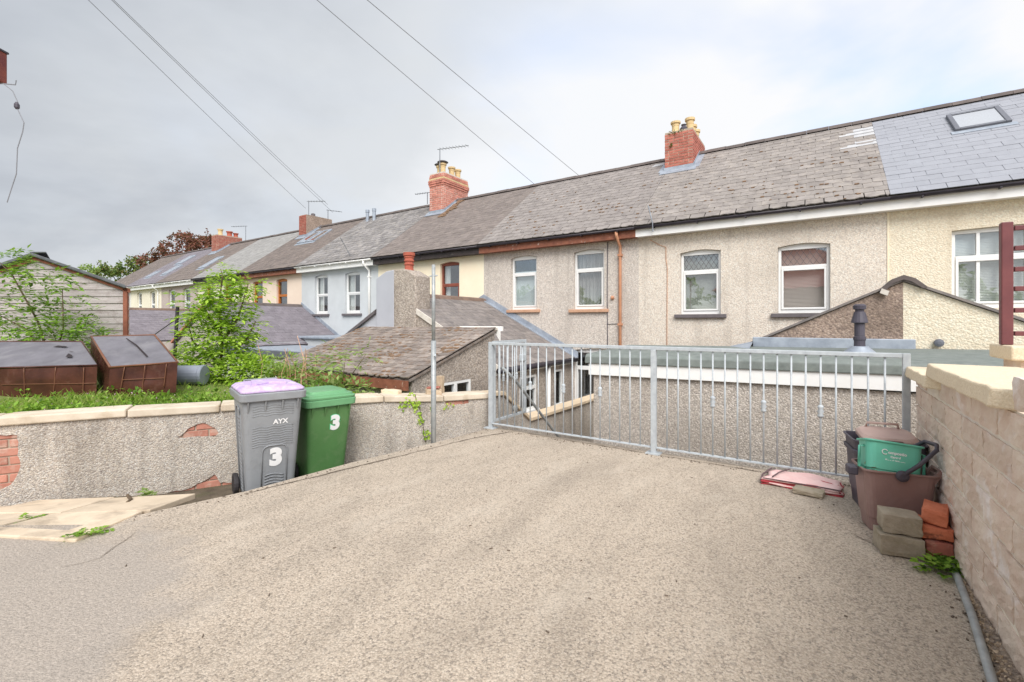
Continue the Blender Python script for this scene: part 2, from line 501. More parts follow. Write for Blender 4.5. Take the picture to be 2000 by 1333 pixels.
MT["paint_mauve"] = m_noise("pinkish_grey_render", S(190,176,170), S(180,166,160), 2, 0.88, 0.3, 40)
MT["paint_ivory"] = m_noise("ivory_render", S(236,228,208), S(226,218,198), 2, 0.88, 0.2, 40)
MT["paint_white"] = m_noise("white_render", S(226,222,214), S(216,212,204), 2, 0.88, 0.2, 40)
# roofs
def slate(name, a, b, moss, amt, rnd=0.16, msc=7.0, bump=0.35, rough=0.85):
    MT[name] = m_noise(name, S(*a), S(*b), 5, rough, bump, 55, rnd, (msc, 0.47, 0.66, S(*moss), amt), bdist=0.006)
slate("slate_tan", (154,147,142), (130,123,119), (168,159,149), 0.45, 0.09)
slate("slate_tan_b", (150,143,139), (128,121,118), (162,154,146), 0.4, 0.09)
slate("slate_dark", (132,122,117), (116,107,103), (142,132,120), 0.3, 0.12)
slate("slate_grey", (146,142,140), (116,112,112), (168,160,148), 0.4, 0.22)
slate("slate_brown", (126,114,108), (106,98,94), (140,128,114), 0.3, 0.12)
slate("slate_pale", (156,154,152), (136,134,132), (164,160,152), 0.3, 0.08)
slate("slate_new", (154,156,163), (146,148,155), (160,162,168), 0.2, 0.03, bump=0.05, rough=0.7)
slate("slate_white", (190,190,192), (176,176,178), (200,196,190), 0.2, 0.04)
slate("slate_moss", (160,149,140), (120,110,105), (124,102,84), 0.6, 0.22, 11.0, 1.0)
slate("slate_ext", (142,134,130), (116,110,108), (158,148,138), 0.4, 0.14)
slate("slate_purple", (132,126,132), (116,110,116), (142,136,138), 0.3, 0.10)
MT["underlay"] = m_noise("dark_underlay", S(70,64,60), S(54,50,48), 8, 0.95, 0)
MT["moss"] = m_noise("moss", S(146,116,92), S(122,102,82), 20, 1.0, 0.9, 140, 0.2, bdist=0.01)
MT["ridge"] = m_noise("ridge_tile", S(112,102,98), S(94,86,84), 4, 0.85, 0.3, 50, 0.12)
MT["ridge_brown"] = m_noise("brown_ridge_tile", S(134,112,98), S(112,94,84), 4, 0.85, 0.3, 50, 0.12)
MT["ridge_red"] = m_noise("red_ridge_tile", S(214,146,122), S(190,120,98), 4, 0.85, 0.3, 50, 0.1)
MT["lead"] = m_noise("lead_flashing", S(176,184,194), S(146,154,166), 6, 0.55, 0.3, 20, 0, None, 0.3)
MT["mortar"] = m_noise("mortar", S(190,174,156), S(166,150,134), 12, 0.95, 0.6, 120)
MT["mortar_white"] = m_noise("pale_mortar", S(220,214,204), S(200,192,182), 12, 0.95, 0.6, 120)
MT["felt_green"] = m_noise("green_mineral_felt", S(132,138,134), S(112,119,115), 10, 0.95, 0.7, 200, 0, (5, 0.5, 0.7, S(140,148,140), 0.5))
MT["felt_dark"] = m_noise("shed_felt", S(110,112,116), S(86,88,92), 6, 0.92, 0.6, 160)
# brick
MT["brick_red"] = m_noise("red_brick", S(190,120,104), S(164,96,84), 14, 0.9, 0.5, 120, 0.2, (6, 0.52, 0.7, S(150,110,100), 0.5))
MT["brick_pale"] = m_noise("weathered_red_brick", S(206,140,122), S(182,114,100), 14, 0.9, 0.5, 120, 0.2, (6, 0.5, 0.7, S(196,160,146), 0.5))
MT["brick_orange"] = m_noise("orange_brick", S(212,128,96), S(194,110,80), 10, 0.88, 0.5, 120, 0.1, (9, 0.55, 0.68, S(90,60,50), 0.7))
MT["brick_dull"] = m_noise("dull_red_brick", S(172,104,90), S(150,90,78), 10, 0.9, 0.5, 120, 0.1, (7, 0.5, 0.68, S(196,168,150), 0.4))
MT["brick_garden"] = m_noise("garden_brick", S(196,140,122), S(172,116,100), 10, 0.92, 0.6, 120, 0.14, (8, 0.5, 0.66, S(206,186,170), 0.55))
MT["brick_buff"] = m_noise("buff_brick", S(214,190,150), S(196,168,128), 10, 0.9, 0.4, 120, 0.1)
MT["pot_buff"] = m_noise("buff_clay", S(222,196,150), S(204,176,130), 8, 0.8, 0.2, 60, 0.08)
MT["pot_red"] = m_noise("red_clay", S(186,104,84), S(164,86,70), 8, 0.8, 0.2, 60, 0.05)
MT["block"] = m_noise("buff_concrete_block", S(228,212,196), S(214,190,174), 6, 0.94, 1.0, 70, 0.06, (2.6, 0.54, 0.68, S(238,230,226), 0.75), bdist=0.006)
_t = MT["block"].node_tree
MT["block_white"] = m_noise("bloomed_block_mortar", S(240,232,218), S(226,214,198), 4, 0.96, 0.8, 70, 0, (3, 0.45, 0.66, S(226,218,214), 0.7), bdist=0.008)
MT["coping"] = m_cells("buff_coping_stone", [S(236,220,192), S(228,210,180), S(242,228,204), S(218,198,168)], 120, 0.35, stain=(4, 0.5, 0.75, S(214,198,172), 0.4), fine=0.12, bdist=0.004)
MT["cap"] = m_noise("pale_cap_stone", S(220,207,188), S(202,188,168), 6, 0.92, 0.5, 90, 0.06, (3, 0.5, 0.7, S(176,156,130), 0.6))
MT["cap_buff"] = m_noise("buff_cap_stone", S(226,206,178), S(212,192,164), 6, 0.92, 0.5, 90, 0.05)
MT["block_grey"] = m_noise("grey_paving_block", S(176,164,146), S(150,138,120), 10, 0.95, 0.7, 110, 0.05, (6, 0.5, 0.7, S(128,120,88), 0.6), bdist=0.006)
MT["stone"] = m_noise("loose_stone", S(206,186,160), S(176,156,132), 9, 0.95, 0.7, 80, 0.14)
# joinery, metal, plastic
MT["upvc"] = m_noise("white_upvc", S(240,240,238), S(232,232,230), 3, 0.35, 0, rnd=0.0)
MT["white_gloss"] = m_noise("white_fascia", S(246,245,242), S(238,236,231), 3, 0.5, 0.05, 40)
MT["timber_red"] = m_noise("red_brown_joinery", S(150,84,66), S(128,70,56), 6, 0.5, 0.1, 60)
MT["timber_orange"] = m_noise("orange_brown_joinery", S(196,120,54), S(172,100,44), 6, 0.5, 0.1, 60)
MT["rust_brown"] = m_noise("peeling_brown_paint", S(156,100,78), S(120,74,58), 10, 0.7, 0.4, 90, 0, (12, 0.6, 0.7, S(226,214,200), 0.8))
MT["terracotta_pipe"] = m_noise("terracotta_plastic", S(202,148,116), S(184,130,98), 5, 0.6, 0.1, 60)
MT["sill_brown"] = m_noise("brown_sill", S(206,166,138), S(188,146,118), 8, 0.8, 0.2, 60)
MT["sill_dark"] = m_noise("dark_sill", S(112,106,108), S(98,92,94), 8, 0.7, 0.2, 60)
MT["black_plastic"] = m_noise("black_gutter", S(62,56,64), S(46,42,48), 6, 0.4, 0.1, 60)
MT["tar_black"] = m_noise("tarry_fascia", S(70,60,58), S(48,42,42), 10, 0.6, 0.4, 60, 0, (9, 0.6, 0.7, S(160,150,146), 0.6))
MT["dark_grey_panel"] = m_noise("grey_panel", S(112,114,122), S(100,102,110), 4, 0.6, 0.1, 60)
MT["galv"] = m_noise("galvanised_steel", S(196,202,205), S(174,180,185), 18, 0.62, 0.12, 90, 0.03, (7, 0.5, 0.7, S(178,184,188), 0.5), 0.1, 0.4)
MT["galv_old"] = m_noise("dull_galvanised_steel", S(176,180,180), S(150,154,156), 16, 0.5, 0.2, 90, 0, (9, 0.55, 0.7, S(196,196,190), 0.5), 0.3)
MT["aerial"] = m_noise("aerial_metal", S(140,144,150), S(120,124,130), 9, 0.5, 0, metal=0.3)
MT["maroon"] = m_noise("maroon_paint", S(120,70,72), S(102,58,62), 6, 0.45, 0.1, 60)
MT["bin_grey"] = m_noise("grey_bin_plastic", S(152,155,158), S(138,141,145), 2.5, 0.45, 0.05, 200, 0, (9, 0.48, 0.7, S(120,120,120), 0.35))
MT["bin_lilac"] = m_noise("faded_lilac_plastic", S(206,182,220), S(186,160,206), 7, 0.5, 0.1, 60, 0, (9, 0.45, 0.65, S(226,216,230), 0.6))
MT["bin_green"] = m_noise("green_bin_plastic", S(94,138,84), S(80,122,72), 2, 0.4, 0.05, 200, 0, (8, 0.48, 0.7, S(110,138,96), 0.45))
MT["bin_green_lid"] = m_noise("green_lid_plastic", S(112,166,120), S(98,150,106), 3, 0.35, 0.05, 200)
MT["rubber"] = m_noise("wheel_rubber", S(58,54,56), S(44,42,44), 8, 0.7, 0.2, 90)
MT["white_print"] = m_noise("white_print", S(240,240,240), S(228,228,228), 6, 0.6, 0)
MT["mint_print"] = m_noise("mint_print", S(104,214,160), S(90,204,150), 6, 0.6, 0)
MT["caddy_brown"] = m_noise("brown_caddy_plastic", S(150,122,116), S(138,110,106), 4, 0.45, 0.08, 90, 0, (5, 0.52, 0.72, S(166,140,134), 0.5))
MT["caddy_lid"] = m_noise("faded_brown_lid", S(196,170,160), S(180,152,144), 5, 0.5, 0.08, 90)
MT["caddy_green"] = m_noise("mint_green_plastic", S(116,200,176), S(102,188,163), 4, 0.4, 0.06, 90, 0, (5, 0.5, 0.7, S(110,190,164), 0.4))
MT["charcoal"] = m_noise("charcoal_plastic", S(84,80,90), S(70,66,76), 6, 0.5, 0.1, 90)
MT["tarp"] = m_noise("faded_pink_cloth", S(242,208,203), S(230,188,184), 6, 0.8, 0.4, 60, 0, (4, 0.5, 0.7, S(240,214,208), 0.6), bdist=0.01)
MT["tarp_red"] = m_noise("red_cloth_edge", S(190,72,78), S(166,56,64), 8, 0.8, 0.3, 60)
MT["tarp_dark"] = m_noise("grey_binding", S(110,90,92), S(90,74,76), 8, 0.8, 0.3, 60)
MT["leather"] = m_noise("brown_leatherette", S(88,52,42), S(62,36,31), 5, 0.26, 0.3, 30, 0, (4, 0.52, 0.7, S(128,98,88), 0.45), bdist=0.006)
MT["leather_seam"] = m_noise("tan_stitched_seam", S(128,86,62), S(108,70,50), 9, 0.5, 0.1, 60)
MT["dust_cloth"] = m_noise("grey_dust_cloth", S(120,118,124), S(102,100,106), 4, 0.8, 0.4, 24, 0, (3, 0.5, 0.7, S(138,136,138), 0.5), bdist=0.008)
MT["torn"] = m_noise("torn_hole", S(56,48,50), S(44,38,40), 8, 0.95, 0.2, 60)
MT["drum_grey"] = m_noise("grey_drum_plastic", S(140,146,158), S(122,128,140), 5, 0.45, 0.08, 90)
MT["shed_board"] = m_noise("weathered_board", S(190,182,180), S(164,154,152), 3, 0.9, 0.5, 30, 0.09, (5, 0.5, 0.7, S(120,102,96), 0.5), aniso=(1, 1, 9), bdist=0.006)
MT["shed_trim"] = m_noise("red_brown_shed_trim", S(156,98,78), S(128,78, 62), 6, 0.85, 0.4, 50)
MT["bark"] = m_noise("bark", S(116,98,78), S(92,78,62), 14, 0.95, 0.8, 60, bdist=0.01)
MT["wire"] = m_noise("black_wire", S(140,142,148), S(130,132,138), 9, 0.7, 0)
MT["pole_wood"] = m_noise("pole_wood", S(110,92,74), S(88,74,60), 5, 0.95, 0.5, 30)
MT["room"] = m_noise("dim_room", S(132,128,124), S(112,108,106), 2, 0.95, 0)
MT["blind_dark"] = m_noise("grey_blind", S(184,184,176), S(170,170,162), 4, 0.8, 0)
MT["blind_taupe"] = m_noise("taupe_blind", S(206,190,184), S(196,180,174), 4, 0.8, 0)
MT["blind_white"] = m_noise("white_blind", S(226,226,222), S(214,214,210), 4, 0.8, 0)
MT["blind_pale"] = m_noise("pale_roller_blind", S(214,222,222), S(206,214,214), 4, 0.8, 0)
MT["net"] = m_noise("net_curtain", S(176,172,168), S(132,128,126), 22, 0.9, 0, aniso=(8, 1, 0.15))
MT["glass"] = m_glass("window_glass")
MT["glass_sky"] = m_glass("rooflight_glass", (0.8, 0.84, 0.88, 1), 0.7)
MT["leaf_lime"] = m_leaf("lime_leaf", [S(104,142,44), S(140,178,50), S(182,214,78), S(206,230,112), S(160,196,66), S(190,218,92)])
MT["leaf_green"] = m_leaf("mid_green_leaf", [S(62,96,34), S(96,136,44), S(130,172,62), S(164,200,84), S(112,156,52)])
MT["leaf_pale"] = m_leaf("pale_green_leaf", [S(140,166,92), S(168,190,116), S(120,150,66), S(184,196,130)])
MT["leaf_copper"] = m_leaf("copper_leaf", [S(92,56,50), S(128,78,66), S(150,100,84), S(110,68,58), S(104,84,56)], trans=0.15)
MT["leaf_dark"] = m_leaf("dark_leaf", [S(64,88,40), S(96,120,54), S(120,136,66), S(110,84,58)], trans=0.2)
MT["grass"] = m_leaf("grass_blade", [S(126,158,58), S(160,190,82), S(186,206,110), S(112,146,50), S(204,202,140)])
MT["flower"] = m_leaf("pink_flower", [S(226,190,214), S(214,160,196), S(236,220,230)], trans=0.2)
MT["rust"] = m_noise("rusty_metal", S(150,84,66), S(112,60,60), 8, 0.8, 0.4, 80)

# ------------------------------------------------------------------ ground
def sstep(a, b, x):
    t = max(0.0, min(1.0, (x - a) / (b - a))); return t * t * (3 - 2 * t)
WP0, WD, WN = Vector((-3.75, 5.0, 0)), Vector((-0.46, -0.888, 0)), Vector((0.888, -0.46, 0))
def wall_x(y): return WP0.x + (5.0 - y) * (-0.46 / 0.888)
def garden_z(x, y):
    dl = -((x - WP0.x) * WN.x + (y - WP0.y) * WN.y)
    z = 0.46 + 0.1 * min(max(dl - 0.35, 0), 4.2) * (1 - sstep(2.6, 4.0, y)) - 0.32 * sstep(3.3, 4.6, y)
    z -= 1.6 * sstep(9, 26, -x)
    return z + 0.025 * sin(x * 3.1 + y * 1.7) + 0.02 * sin(x * 7.3 - y * 5.1)

g = MB()
g.poly([(-900, -900, -2.05), (900, -900, -2.05), (900, 900, -2.05), (-900, 900, -2.05)])
tag(g.build("ground", "ground"), "wide ground around the houses and gardens", kind="structure")

EDGE = [(-3.60, 4.97), (-3.70, 3.94), (-3.86, 2.9), (-3.92, 1.94), (-4.06, 1.35), (-4.12, 1.05), (-4.75, 0.62), (-5.6, -1.2), (-7.6, -6)]
g = MB()
top = [(0.70, 4.97)] + EDGE + [(0.70, -6)]
g.prism([(x, y, -2.1) for x, y in top], (0, 0, 2.1))
slab = g.build("concrete_slab", "slab", fix=True)
tag(slab, "weathered tan concrete parking slab with exposed aggregate", kind="structure")
lane = MB().box(-40, 30, -12, -6.0, -2.1, -0.02)
tag(lane.build("lane", "tarmac"), "narrow tarmac lane behind the parking slab", kind="structure")

# cracks filled with dirt
def crack(name, pts, w0=0.012, mat="crack", z=0.0055):
    g = MB(); P = []
    for (a, b) in zip(pts, pts[1:]):
        n = max(2, int((Vector(b) - Vector(a)).length / 0.06))
        for i in range(n):
            k = i / n; P.append((a[0] + (b[0]-a[0])*k + random.uniform(-.008, .008), a[1] + (b[1]-a[1])*k + random.uniform(-.008, .008)))
    P.append(pts[-1])
    vs = []
    for i, p in enumerate(P):
        d = Vector(P[min(i+1, len(P)-1)]) - Vector(P[max(i-1, 0)]); d.normalize()
        wv = w0 * random.uniform(0.35, 1.0) * (0.4 if i in (0, len(P)-1) else 1)
        vs += [(p[0] - d.y*wv, p[1] + d.x*wv, z), (p[0] + d.y*wv, p[1] - d.x*wv, z)]
    g.add(vs, [(2*i, 2*i+1, 2*i+3, 2*i+2) for i in range(len(P)-1)])
    return g.build(name, mat, slab)
crack("crack", [(-3.86, 1.9), (-3.66, 3.1), (-3.57, 3.64), (-3.49, 4.16), (-3.40, 4.5), (-3.22, 4.93)], 0.011)
crack("crack", [(-3.56, 0.75), (-3.5, 0.9), (-3.62, 1.02), (-3.75, 1.15)], 0.003)
crack("crack", [(-3.05, 4.905), (-1.5, 4.86), (-0.2, 4.83), (0.62, 4.80)], 0.008)
crack("crack", [(0.24, 3.98), (0.33, 3.9)], 0.008); crack("crack", [(0.18, 3.74), (0.30, 3.62)], 0.006)

# sunken strip between the slab and the garden wall, where the bins stand
g = MB(); rows = []
ys = [5.0, 4.4, 3.9, 3.4, 2.9, 2.4, 2.0, 1.8, 1.6, 1.4, 1.2, 1.0, 0.8, 0.5, 0, -1, -3, -6]
def edge_x(y):
    for (a, b) in zip(EDGE, EDGE[1:]):
        if b[1] <= y <= a[1]: return a[0] + (b[0]-a[0]) * (a[1]-y) / (a[1]-b[1])
    return EDGE[0][0]
def strip_z(y, k):     # k = 0 at the slab, 1 at the wall
    pit = sstep(1.2, 1.95, y)
    return -0.30 * pit + (1 - pit) * (-0.035 - 0.19 * k) * (1 if y > 0.3 else 1)
for y in ys:
    rows.append([(edge_x(y) + 0.25 + (wall_x(y) - edge_x(y) - 0.3) * k / 6, y, strip_z(y, k / 6)) for k in range(7)])
g.add([p for r in rows for p in r], [(i*7+k, (i+1)*7+k, (i+1)*7+k+1, i*7+k+1) for i in range(len(rows)-1) for k in range(6)])
strip = g.build("sunken_ground", "dirt", fix=True)
tag(strip, "bare dirt strip between slab and garden wall", kind="structure")
# paving slabs lying on the strip
def paver(c, a, b, t=0.05):
    P = []
    for sx, sy in ((-1, -1), (1, -1), (1, 1), (-1, 1)):
        p = Vector((c[0], c[1], 0)) + Vector((*a, 0)) * sx + Vector((*b, 0)) * sy
        k = (p.x - edge_x(p.y)) / (wall_x(p.y) - edge_x(p.y))
        P.append(Vector((p.x, p.y, strip_z(min(p.y, 1.25), max(0, min(1, k))) + 0.004)))
    g = MB(); g.hexa(P + [p + Vector((0, 0, t)) for p in P])
    return g.build("paving_slab", "paver", strip, bevel=0.008)
paver((-4.52, 1.36), (-0.33, -0.17), (-0.10, 0.19))
paver((-5.22, 1.03), (-0.33, -0.17), (-0.10, 0.19))
paver((-4.34, 0.93), (-0.33, -0.17), (-0.11, 0.21))
paver((-5.04, 0.57), (-0.33, -0.17), (-0.11, 0.21))
paver((-5.60, 0.62), (-0.2, -0.1), (-0.10, 0.19))

# raised garden on the other side of the wall
g = MB(); xs = [0.08, 0.35, 0.7, 1.1, 1.6, 2.2, 3, 4, 5, 6.5, 8, 10, 13, 17, 22, 30]
rows = []; yy = [-8 + 0.35 * i for i in range(37)]
for y in yy:
    rows.append([(wall_x(y) - x, y, garden_z(wall_x(y) - x, y)) for x in xs])
n = len(xs)
g.add([p for r in rows for p in r], [(i*n+k, i*n+k+1, (i+1)*n+k+1, (i+1)*n+k) for i in range(len(rows)-1) for k in range(n-1)])
lastr = rows[-1]
g.add([p for p in lastr] + [(p[0], p[1] + 0.02, -2.1) for p in lastr], [(k, k+1, n+k+1, n+k) for k in range(n-1)])
gard = g.build("garden_ground", "soil_grass", smooth=True, fix=True)
tag(gard, "raised garden ground behind the rendered wall", kind="structure")
g = MB().box(0.89, 30, -6, 4.0, -2.1, 0.5)
yard = g.build("neighbour_terrace", "paver")
tag(yard, "raised paved terrace beyond the block wall", kind="structure")
# ------------------------------------------------------------------ terrace of houses
FY, EY, EZ, RY, RZ = 10.30, 10.03, 3.53, 13.40, 6.00
PIT = atan2(RZ - EZ, RY - EY)
SLOPE = Vector((0, cos(PIT), sin(PIT))); RN = Vector((0, -sin(PIT), cos(PIT)))
SLEN = sqrt((RY-EY)**2 + (RZ-EZ)**2)
def roof_pt(x, s, h=0.0): return Vector((x, EY, EZ)) + SLOPE * s + RN * h

def arch(x0, x1, z0, z1, rise=0.05, n=6):
    pts = [(x0, z0), (x1, z0)]
    for i in range(n + 1):
        k = i / n; pts.append((x1 + (x0 - x1) * k, z1 - rise + rise * sin(pi * k)))
    return pts

def make_window(house, x0, x1, z0, z1, fmat="upvc", sill="sill_dark", trans=0.30, blind=None, sash=False, cols=1, lattice=False, Y=FY, rise=0.05, sillw=0.11):
    """frame is the part; panes, sill, blind are sub-parts"""
    fw = 0.055; yf, yb = Y + 0.075, Y + 0.135
    zt = z1 - (z1 - z0) * trans
    f = MB()
    f.box(x0 + .004, x0 + fw, yf, yb, z0 + .004, z1 - fw - rise - .001); f.box(x1 - fw, x1 - .004, yf, yb, z0 + .004, z1 - fw - rise - .001)
    f.box(x0 + fw, x1 - fw, yf, yb, z0 + .004, z0 + fw + 0.02)
    f.prism([(x, yf, z) for x, z in [(x0 + .004, z1 - fw - rise), (x1 - .004, z1 - fw - rise)] + [(x1 - (x1-x0)*i/6 - .004 + .008*i/6, z1 - rise + rise * sin(pi*i/6) - .003) for i in range(7)]], (0, yb - yf, 0))
    f.box(x0 + fw, x1 - fw, yf - (0.012 if not sash else 0), yb, zt - 0.028, zt + 0.028)
    # the opening light stands a little proud
    pw = 0.038; a, b, c, d = x0 + fw, x1 - fw, z0 + fw + 0.02, zt - 0.028
    ys = yf - 0.018 if not sash else yf + 0.012
    f.box(a + .002, a + pw, ys, yb - .004, c + .002, d - .002); f.box(b - pw, b - .002, ys, yb - .004, c + .002, d - .002)
    f.box(a + pw, b - pw, ys, yb - .004, c + .002, c + pw); f.box(a + pw, b - pw, ys, yb - .004, d - pw, d - .002)
    if sash:
        m = (x0 + x1) / 2; f.box(m - .01, m + .01, yf + .03, yb - .01, z0 + fw, z1 - fw - rise)
    for i in range(1, cols):
        m = x0 + fw + (x1 - x0 - 2*fw) * i / cols
        f.box(m - .022, m + .022, yf + .004, yb - .002, z0 + fw, z1 - fw - rise)
    win = f.build("window", fmat, house, bevel=0.004, segs=1)
    yg = Y + 0.112
    MB().box(a + pw - .003, b - pw + .003, yg, yg + .004, c + pw - .003, d - pw + .003).build("pane", "glass", win)
    MB().box(a - .003, b + .003, yg, yg + .004, zt + 0.025, z1 - fw - rise + .003).build("pane", "glass", win)
    if lattice:
        g = MB(); za, zb = zt + 0.03, z1 - fw - rise; n = 7; wv = (b - a) / n; hv = wv * 1.55
        for sgn in (-1, 1):
            for i in range(-8, 16):
                xs = a + i * wv
                p, q = (xs, za), (xs + sgn * (zb - za) * wv / hv, zb)
                def clip(p, q):
                    (xa, y1), (xb, y2) = p, q
                    t0, t1 = 0.0, 1.0; dx = xb - xa
                    if abs(dx) < 1e-6: return None
                    u0, u1 = sorted(((a - xa) / dx, (b - xa) / dx)); t0, t1 = max(t0, u0), min(t1, u1)
                    if t1 - t0 < 0.02: return None
                    return (xa + dx*t0, y1 + (y2-y1)*t0), (xa + dx*t1, y1 + (y2-y1)*t1)
                r = clip(p, q)
                if r: g.tube([(r[0][0], yg - .002, r[0][1]), (r[1][0], yg - .002, r[1][1])], 0.0045, 4)
        g.build("lead_lattice", "sill_dark", win)
    if sill:
        MB().box(x0 - sillw, x1 + sillw, Y - 0.07, Y + 0.072, z0 - 0.075, z0 + 0.002).build("sill", sill, win, bevel=0.006, segs=1)
    if blind:
        kind, bm_ = blind
        g = MB()
        if kind == "slats":
            z = c
            while z < z1 - fw:
                g.ob(((x0+x1)/2, Y + 0.20, z), ((x1-x0)/2, 0, 0), (0, 0.007, 0.0135), (0, -0.001, 0.0006)); z += 0.026
        elif kind == "roller": g.box(x0 + .03, x1 - .03, Y + 0.19, Y + 0.195, z0, z0 + (z1 - z0) * 0.72)
        else:
            n = 40; P = []
            for i in range(n + 1):
                x = x0 + (x1 - x0) * i / n; P.append((x, Y + 0.21 + 0.02 * sin(i * 1.3) + 0.008 * sin(i * 3.1)))
            if kind == "sides": ranges = [(0, 11), (30, n)]
            else: ranges = [(0, n)]
            for r0, r1 in ranges:
                for i in range(r0, r1):
                    g.poly([(P[i][0], P[i][1], z0), (P[i+1][0], P[i+1][1], z0), (P[i+1][0], P[i+1][1], z1), (P[i][0], P[i][1], z1)])
        g.build("blind" if kind in ("slats", "roller") else "curtain", bm_, win, smooth=kind not in ("slats", "roller"))
    r = MB(); xa, xb, ya, yb2, za, zb = x0 - .1, x1 + .1, Y + 0.26, Y + 1.1, z0 - .1, z1 + .1
    r.add([(xa,ya,za),(xb,ya,za),(xb,yb2,za),(xa,yb2,za),(xa,ya,zb),(xb,ya,zb),(xb,yb2,zb),(xa,yb2,zb)],
          [(0,1,2,3),(7,6,5,4),(2,6,7,3),(1,5,6,2),(3,7,4,0)])
    r.build("room_behind", "room", win)
    return win

def skylight(roof, x0, x1, s0, s1, fm="sill_dark", h=0.09):
    g = MB(); fw = 0.075
    def bx(xa, xb, sa, sb, ha, hb):
        P = [roof_pt(x, s, hh) for hh in (ha, hb) for x, s in ((xa, sa), (xb, sa), (xb, sb), (xa, sb))]
        g.hexa(P)
    bx(x0, x0+fw, s0, s1, -.02, h); bx(x1-fw, x1, s0, s1, -.02, h)
    bx(x0+fw, x1-fw, s0, s0+fw, -.02, h - .003); bx(x0+fw, x1-fw, s1-fw, s1, -.02, h - .003)
    fr = g.build("rooflight", fm, roof, bevel=0.006, segs=1)
    g = MB(); P = [roof_pt(x, s, hh) for hh in (h - .03, h - .015) for x, s in ((x0+fw-.004, s0+fw-.004), (x1-fw+.004, s0+fw-.004), (x1-fw+.004, s1-fw+.004), (x0+fw-.004, s1-fw+.004))]
    g.hexa(P); g.build("pane", "glass_sky", fr)
    g = MB(); P = [roof_pt(x, s, hh) for hh in (-.03, -.02) for x, s in ((x0+.02, s0+.02), (x1-.02, s0+.02), (x1-.02, s1-.02), (x0+.02, s1-.02))]
    g.hexa(P); g.build("blind", "blind_pale", fr)
    # lead apron below
    g = MB(); P = [roof_pt(x, s, hh) for hh in (.03, .045) for x, s in ((x0-.06, s0-.14), (x1+.06, s0-.14), (x1+.06, s0+.01), (x0-.06, s0+.01))]
    g.hexa(P); g.build("flashing", "lead", fr)
    return fr

def brick_stack(parent, x0, x1, y0, y1, z0, z1, mat="brick_red", single=True, corbel=False, h=0.075, mort="mortar", side=None):
    """chimney body: mortar core with bricks on the faces"""
    core = MB().box(x0 + .006, x1 - .006, y0 + .006, y1 - .006, z0, z1 - .004).build("chimney", mort, parent)
    joined = MB(); n = int((z1 - z0) / h)
    for r in range(n):
        z = z0 + (r + 0.5) * h
        off = 0.0
        if corbel and r >= n - 6: off = (0.02, 0.04, 0.04, 0.02, 0.012, 0.0)[r - (n - 6)]
        for face in ("front", "right", "left", "back"):
            a, b = (x0, x1) if face in ("front", "back") else (y0, y1)
            a -= off; b += off
            if (face in ("front", "back")) == (r % 2 == 0): pass
            else: a += 0.102; b -= 0.102
            L_ = b - a; k = max(1, round(L_ / 0.222)); bl = L_ / k
            # stagger with a half brick
            cuts = [a + bl * i for i in range(k + 1)]
            if r % 4 >= 2 and k > 1: cuts = [a] + [a + bl * (i + 0.5) for i in range(k)] + [b]
            for c0, c1 in zip(cuts, cuts[1:]):
                l = c1 - c0 - 0.008
                if l < 0.03: continue
                me = brick_mesh(l, h - 0.010, 0.1, random.randrange(2))
                m = (c0 + c1) / 2; j = random.uniform(0, 0.004)
                if face == "front": M = Matrix.Translation((m, y0 - off + 0.05 - j, z))
                elif face == "back": M = Matrix.Translation((m, y1 + off - 0.05 + j, z))
                elif face == "right": M = Matrix.Translation((x1 + off - 0.05 + j, m, z)) @ Matrix.Rotation(pi/2, 4, 'Z')
                else: M = Matrix.Translation((x0 - off + 0.05 - j, m, z)) @ Matrix.Rotation(pi/2, 4, 'Z')
                mm = mat
                if corbel and r == n - 3 : mm = "brick_buff"
                if single: link("brick", me, mm, core, M)
                else:
                    joined.add([M @ v.co for v in me.vertices], [tuple(p.vertices) for p in me.polygons])
    if joined.v: joined.build("bricks", mat, core, kind="stuff")
    return core

def pot(parent, x, y, z, h=0.34, r=0.105, mat="pot_buff", cap=False):
    g = MB().lathe((x, y, z), [(r*1.12, 0), (r*1.1, .04), (r*.95, .06), (r*.92, h*.72), (r*.95, h*.8), (r*1.28, h*.84), (r*1.3, h), (r*1.02, h), (r*.98, h*.6)], 14)
    o = g.build("chimney_pot", mat, parent, smooth=False)
    if cap:
        MB().lathe((x, y, z + h), [(r*0.9, 0), (r*1.0, .03), (r*1.9, .05), (r*1.3, .09), (r*0.3, .12)], 14).build("cowl", "sill_dark", parent, smooth=True)
    return o

def lead_skirt(parent, x0, x1, y0, y1):
    """lead flashing where a chimney stands through the roof"""
    g = MB()
    def s_at(y): return (y - EY) / cos(PIT)
    P = [roof_pt(x, s, hh) for hh in (0.035, 0.055) for x, s in ((x0-.1, s_at(y0)-.2), (x1+.1, s_at(y0)-.2), (x1+.1, s_at(y0)+.05), (x0-.1, s_at(y0)+.05))]
    g.hexa(P)
    g.box(x0-.02, x1+.02, y0-.014, y0-.003, roof_pt(0, s_at(y0)).z - .05, roof_pt(0, s_at(y0)).z + .14)
    for xa, xb in ((x0-.16, x0-.003), (x1+.003, x1+.16)):
        P = [roof_pt(x, s, hh) for hh in (0.035, 0.05) for x, s in ((xa, s_at(y0)-.02), (xb, s_at(y0)-.02), (xb, SLEN), (xa, SLEN))]
        g.hexa(P)
        xw = x0 - .012 if xb < x1 else x1 + .003
        P = [(xx, yy2, zz) for dz in (-.02, .13) for xx, yy2, zz in ((xw, y0-.01, roof_pt(0, s_at(y0)).z+dz), (xw+.009, y0-.01, roof_pt(0, s_at(y0)).z+dz), (xw+.009, RY, RZ+dz), (xw, RY, RZ+dz))]
        g.hexa(P)
    return g.build("flashing", "lead", parent)

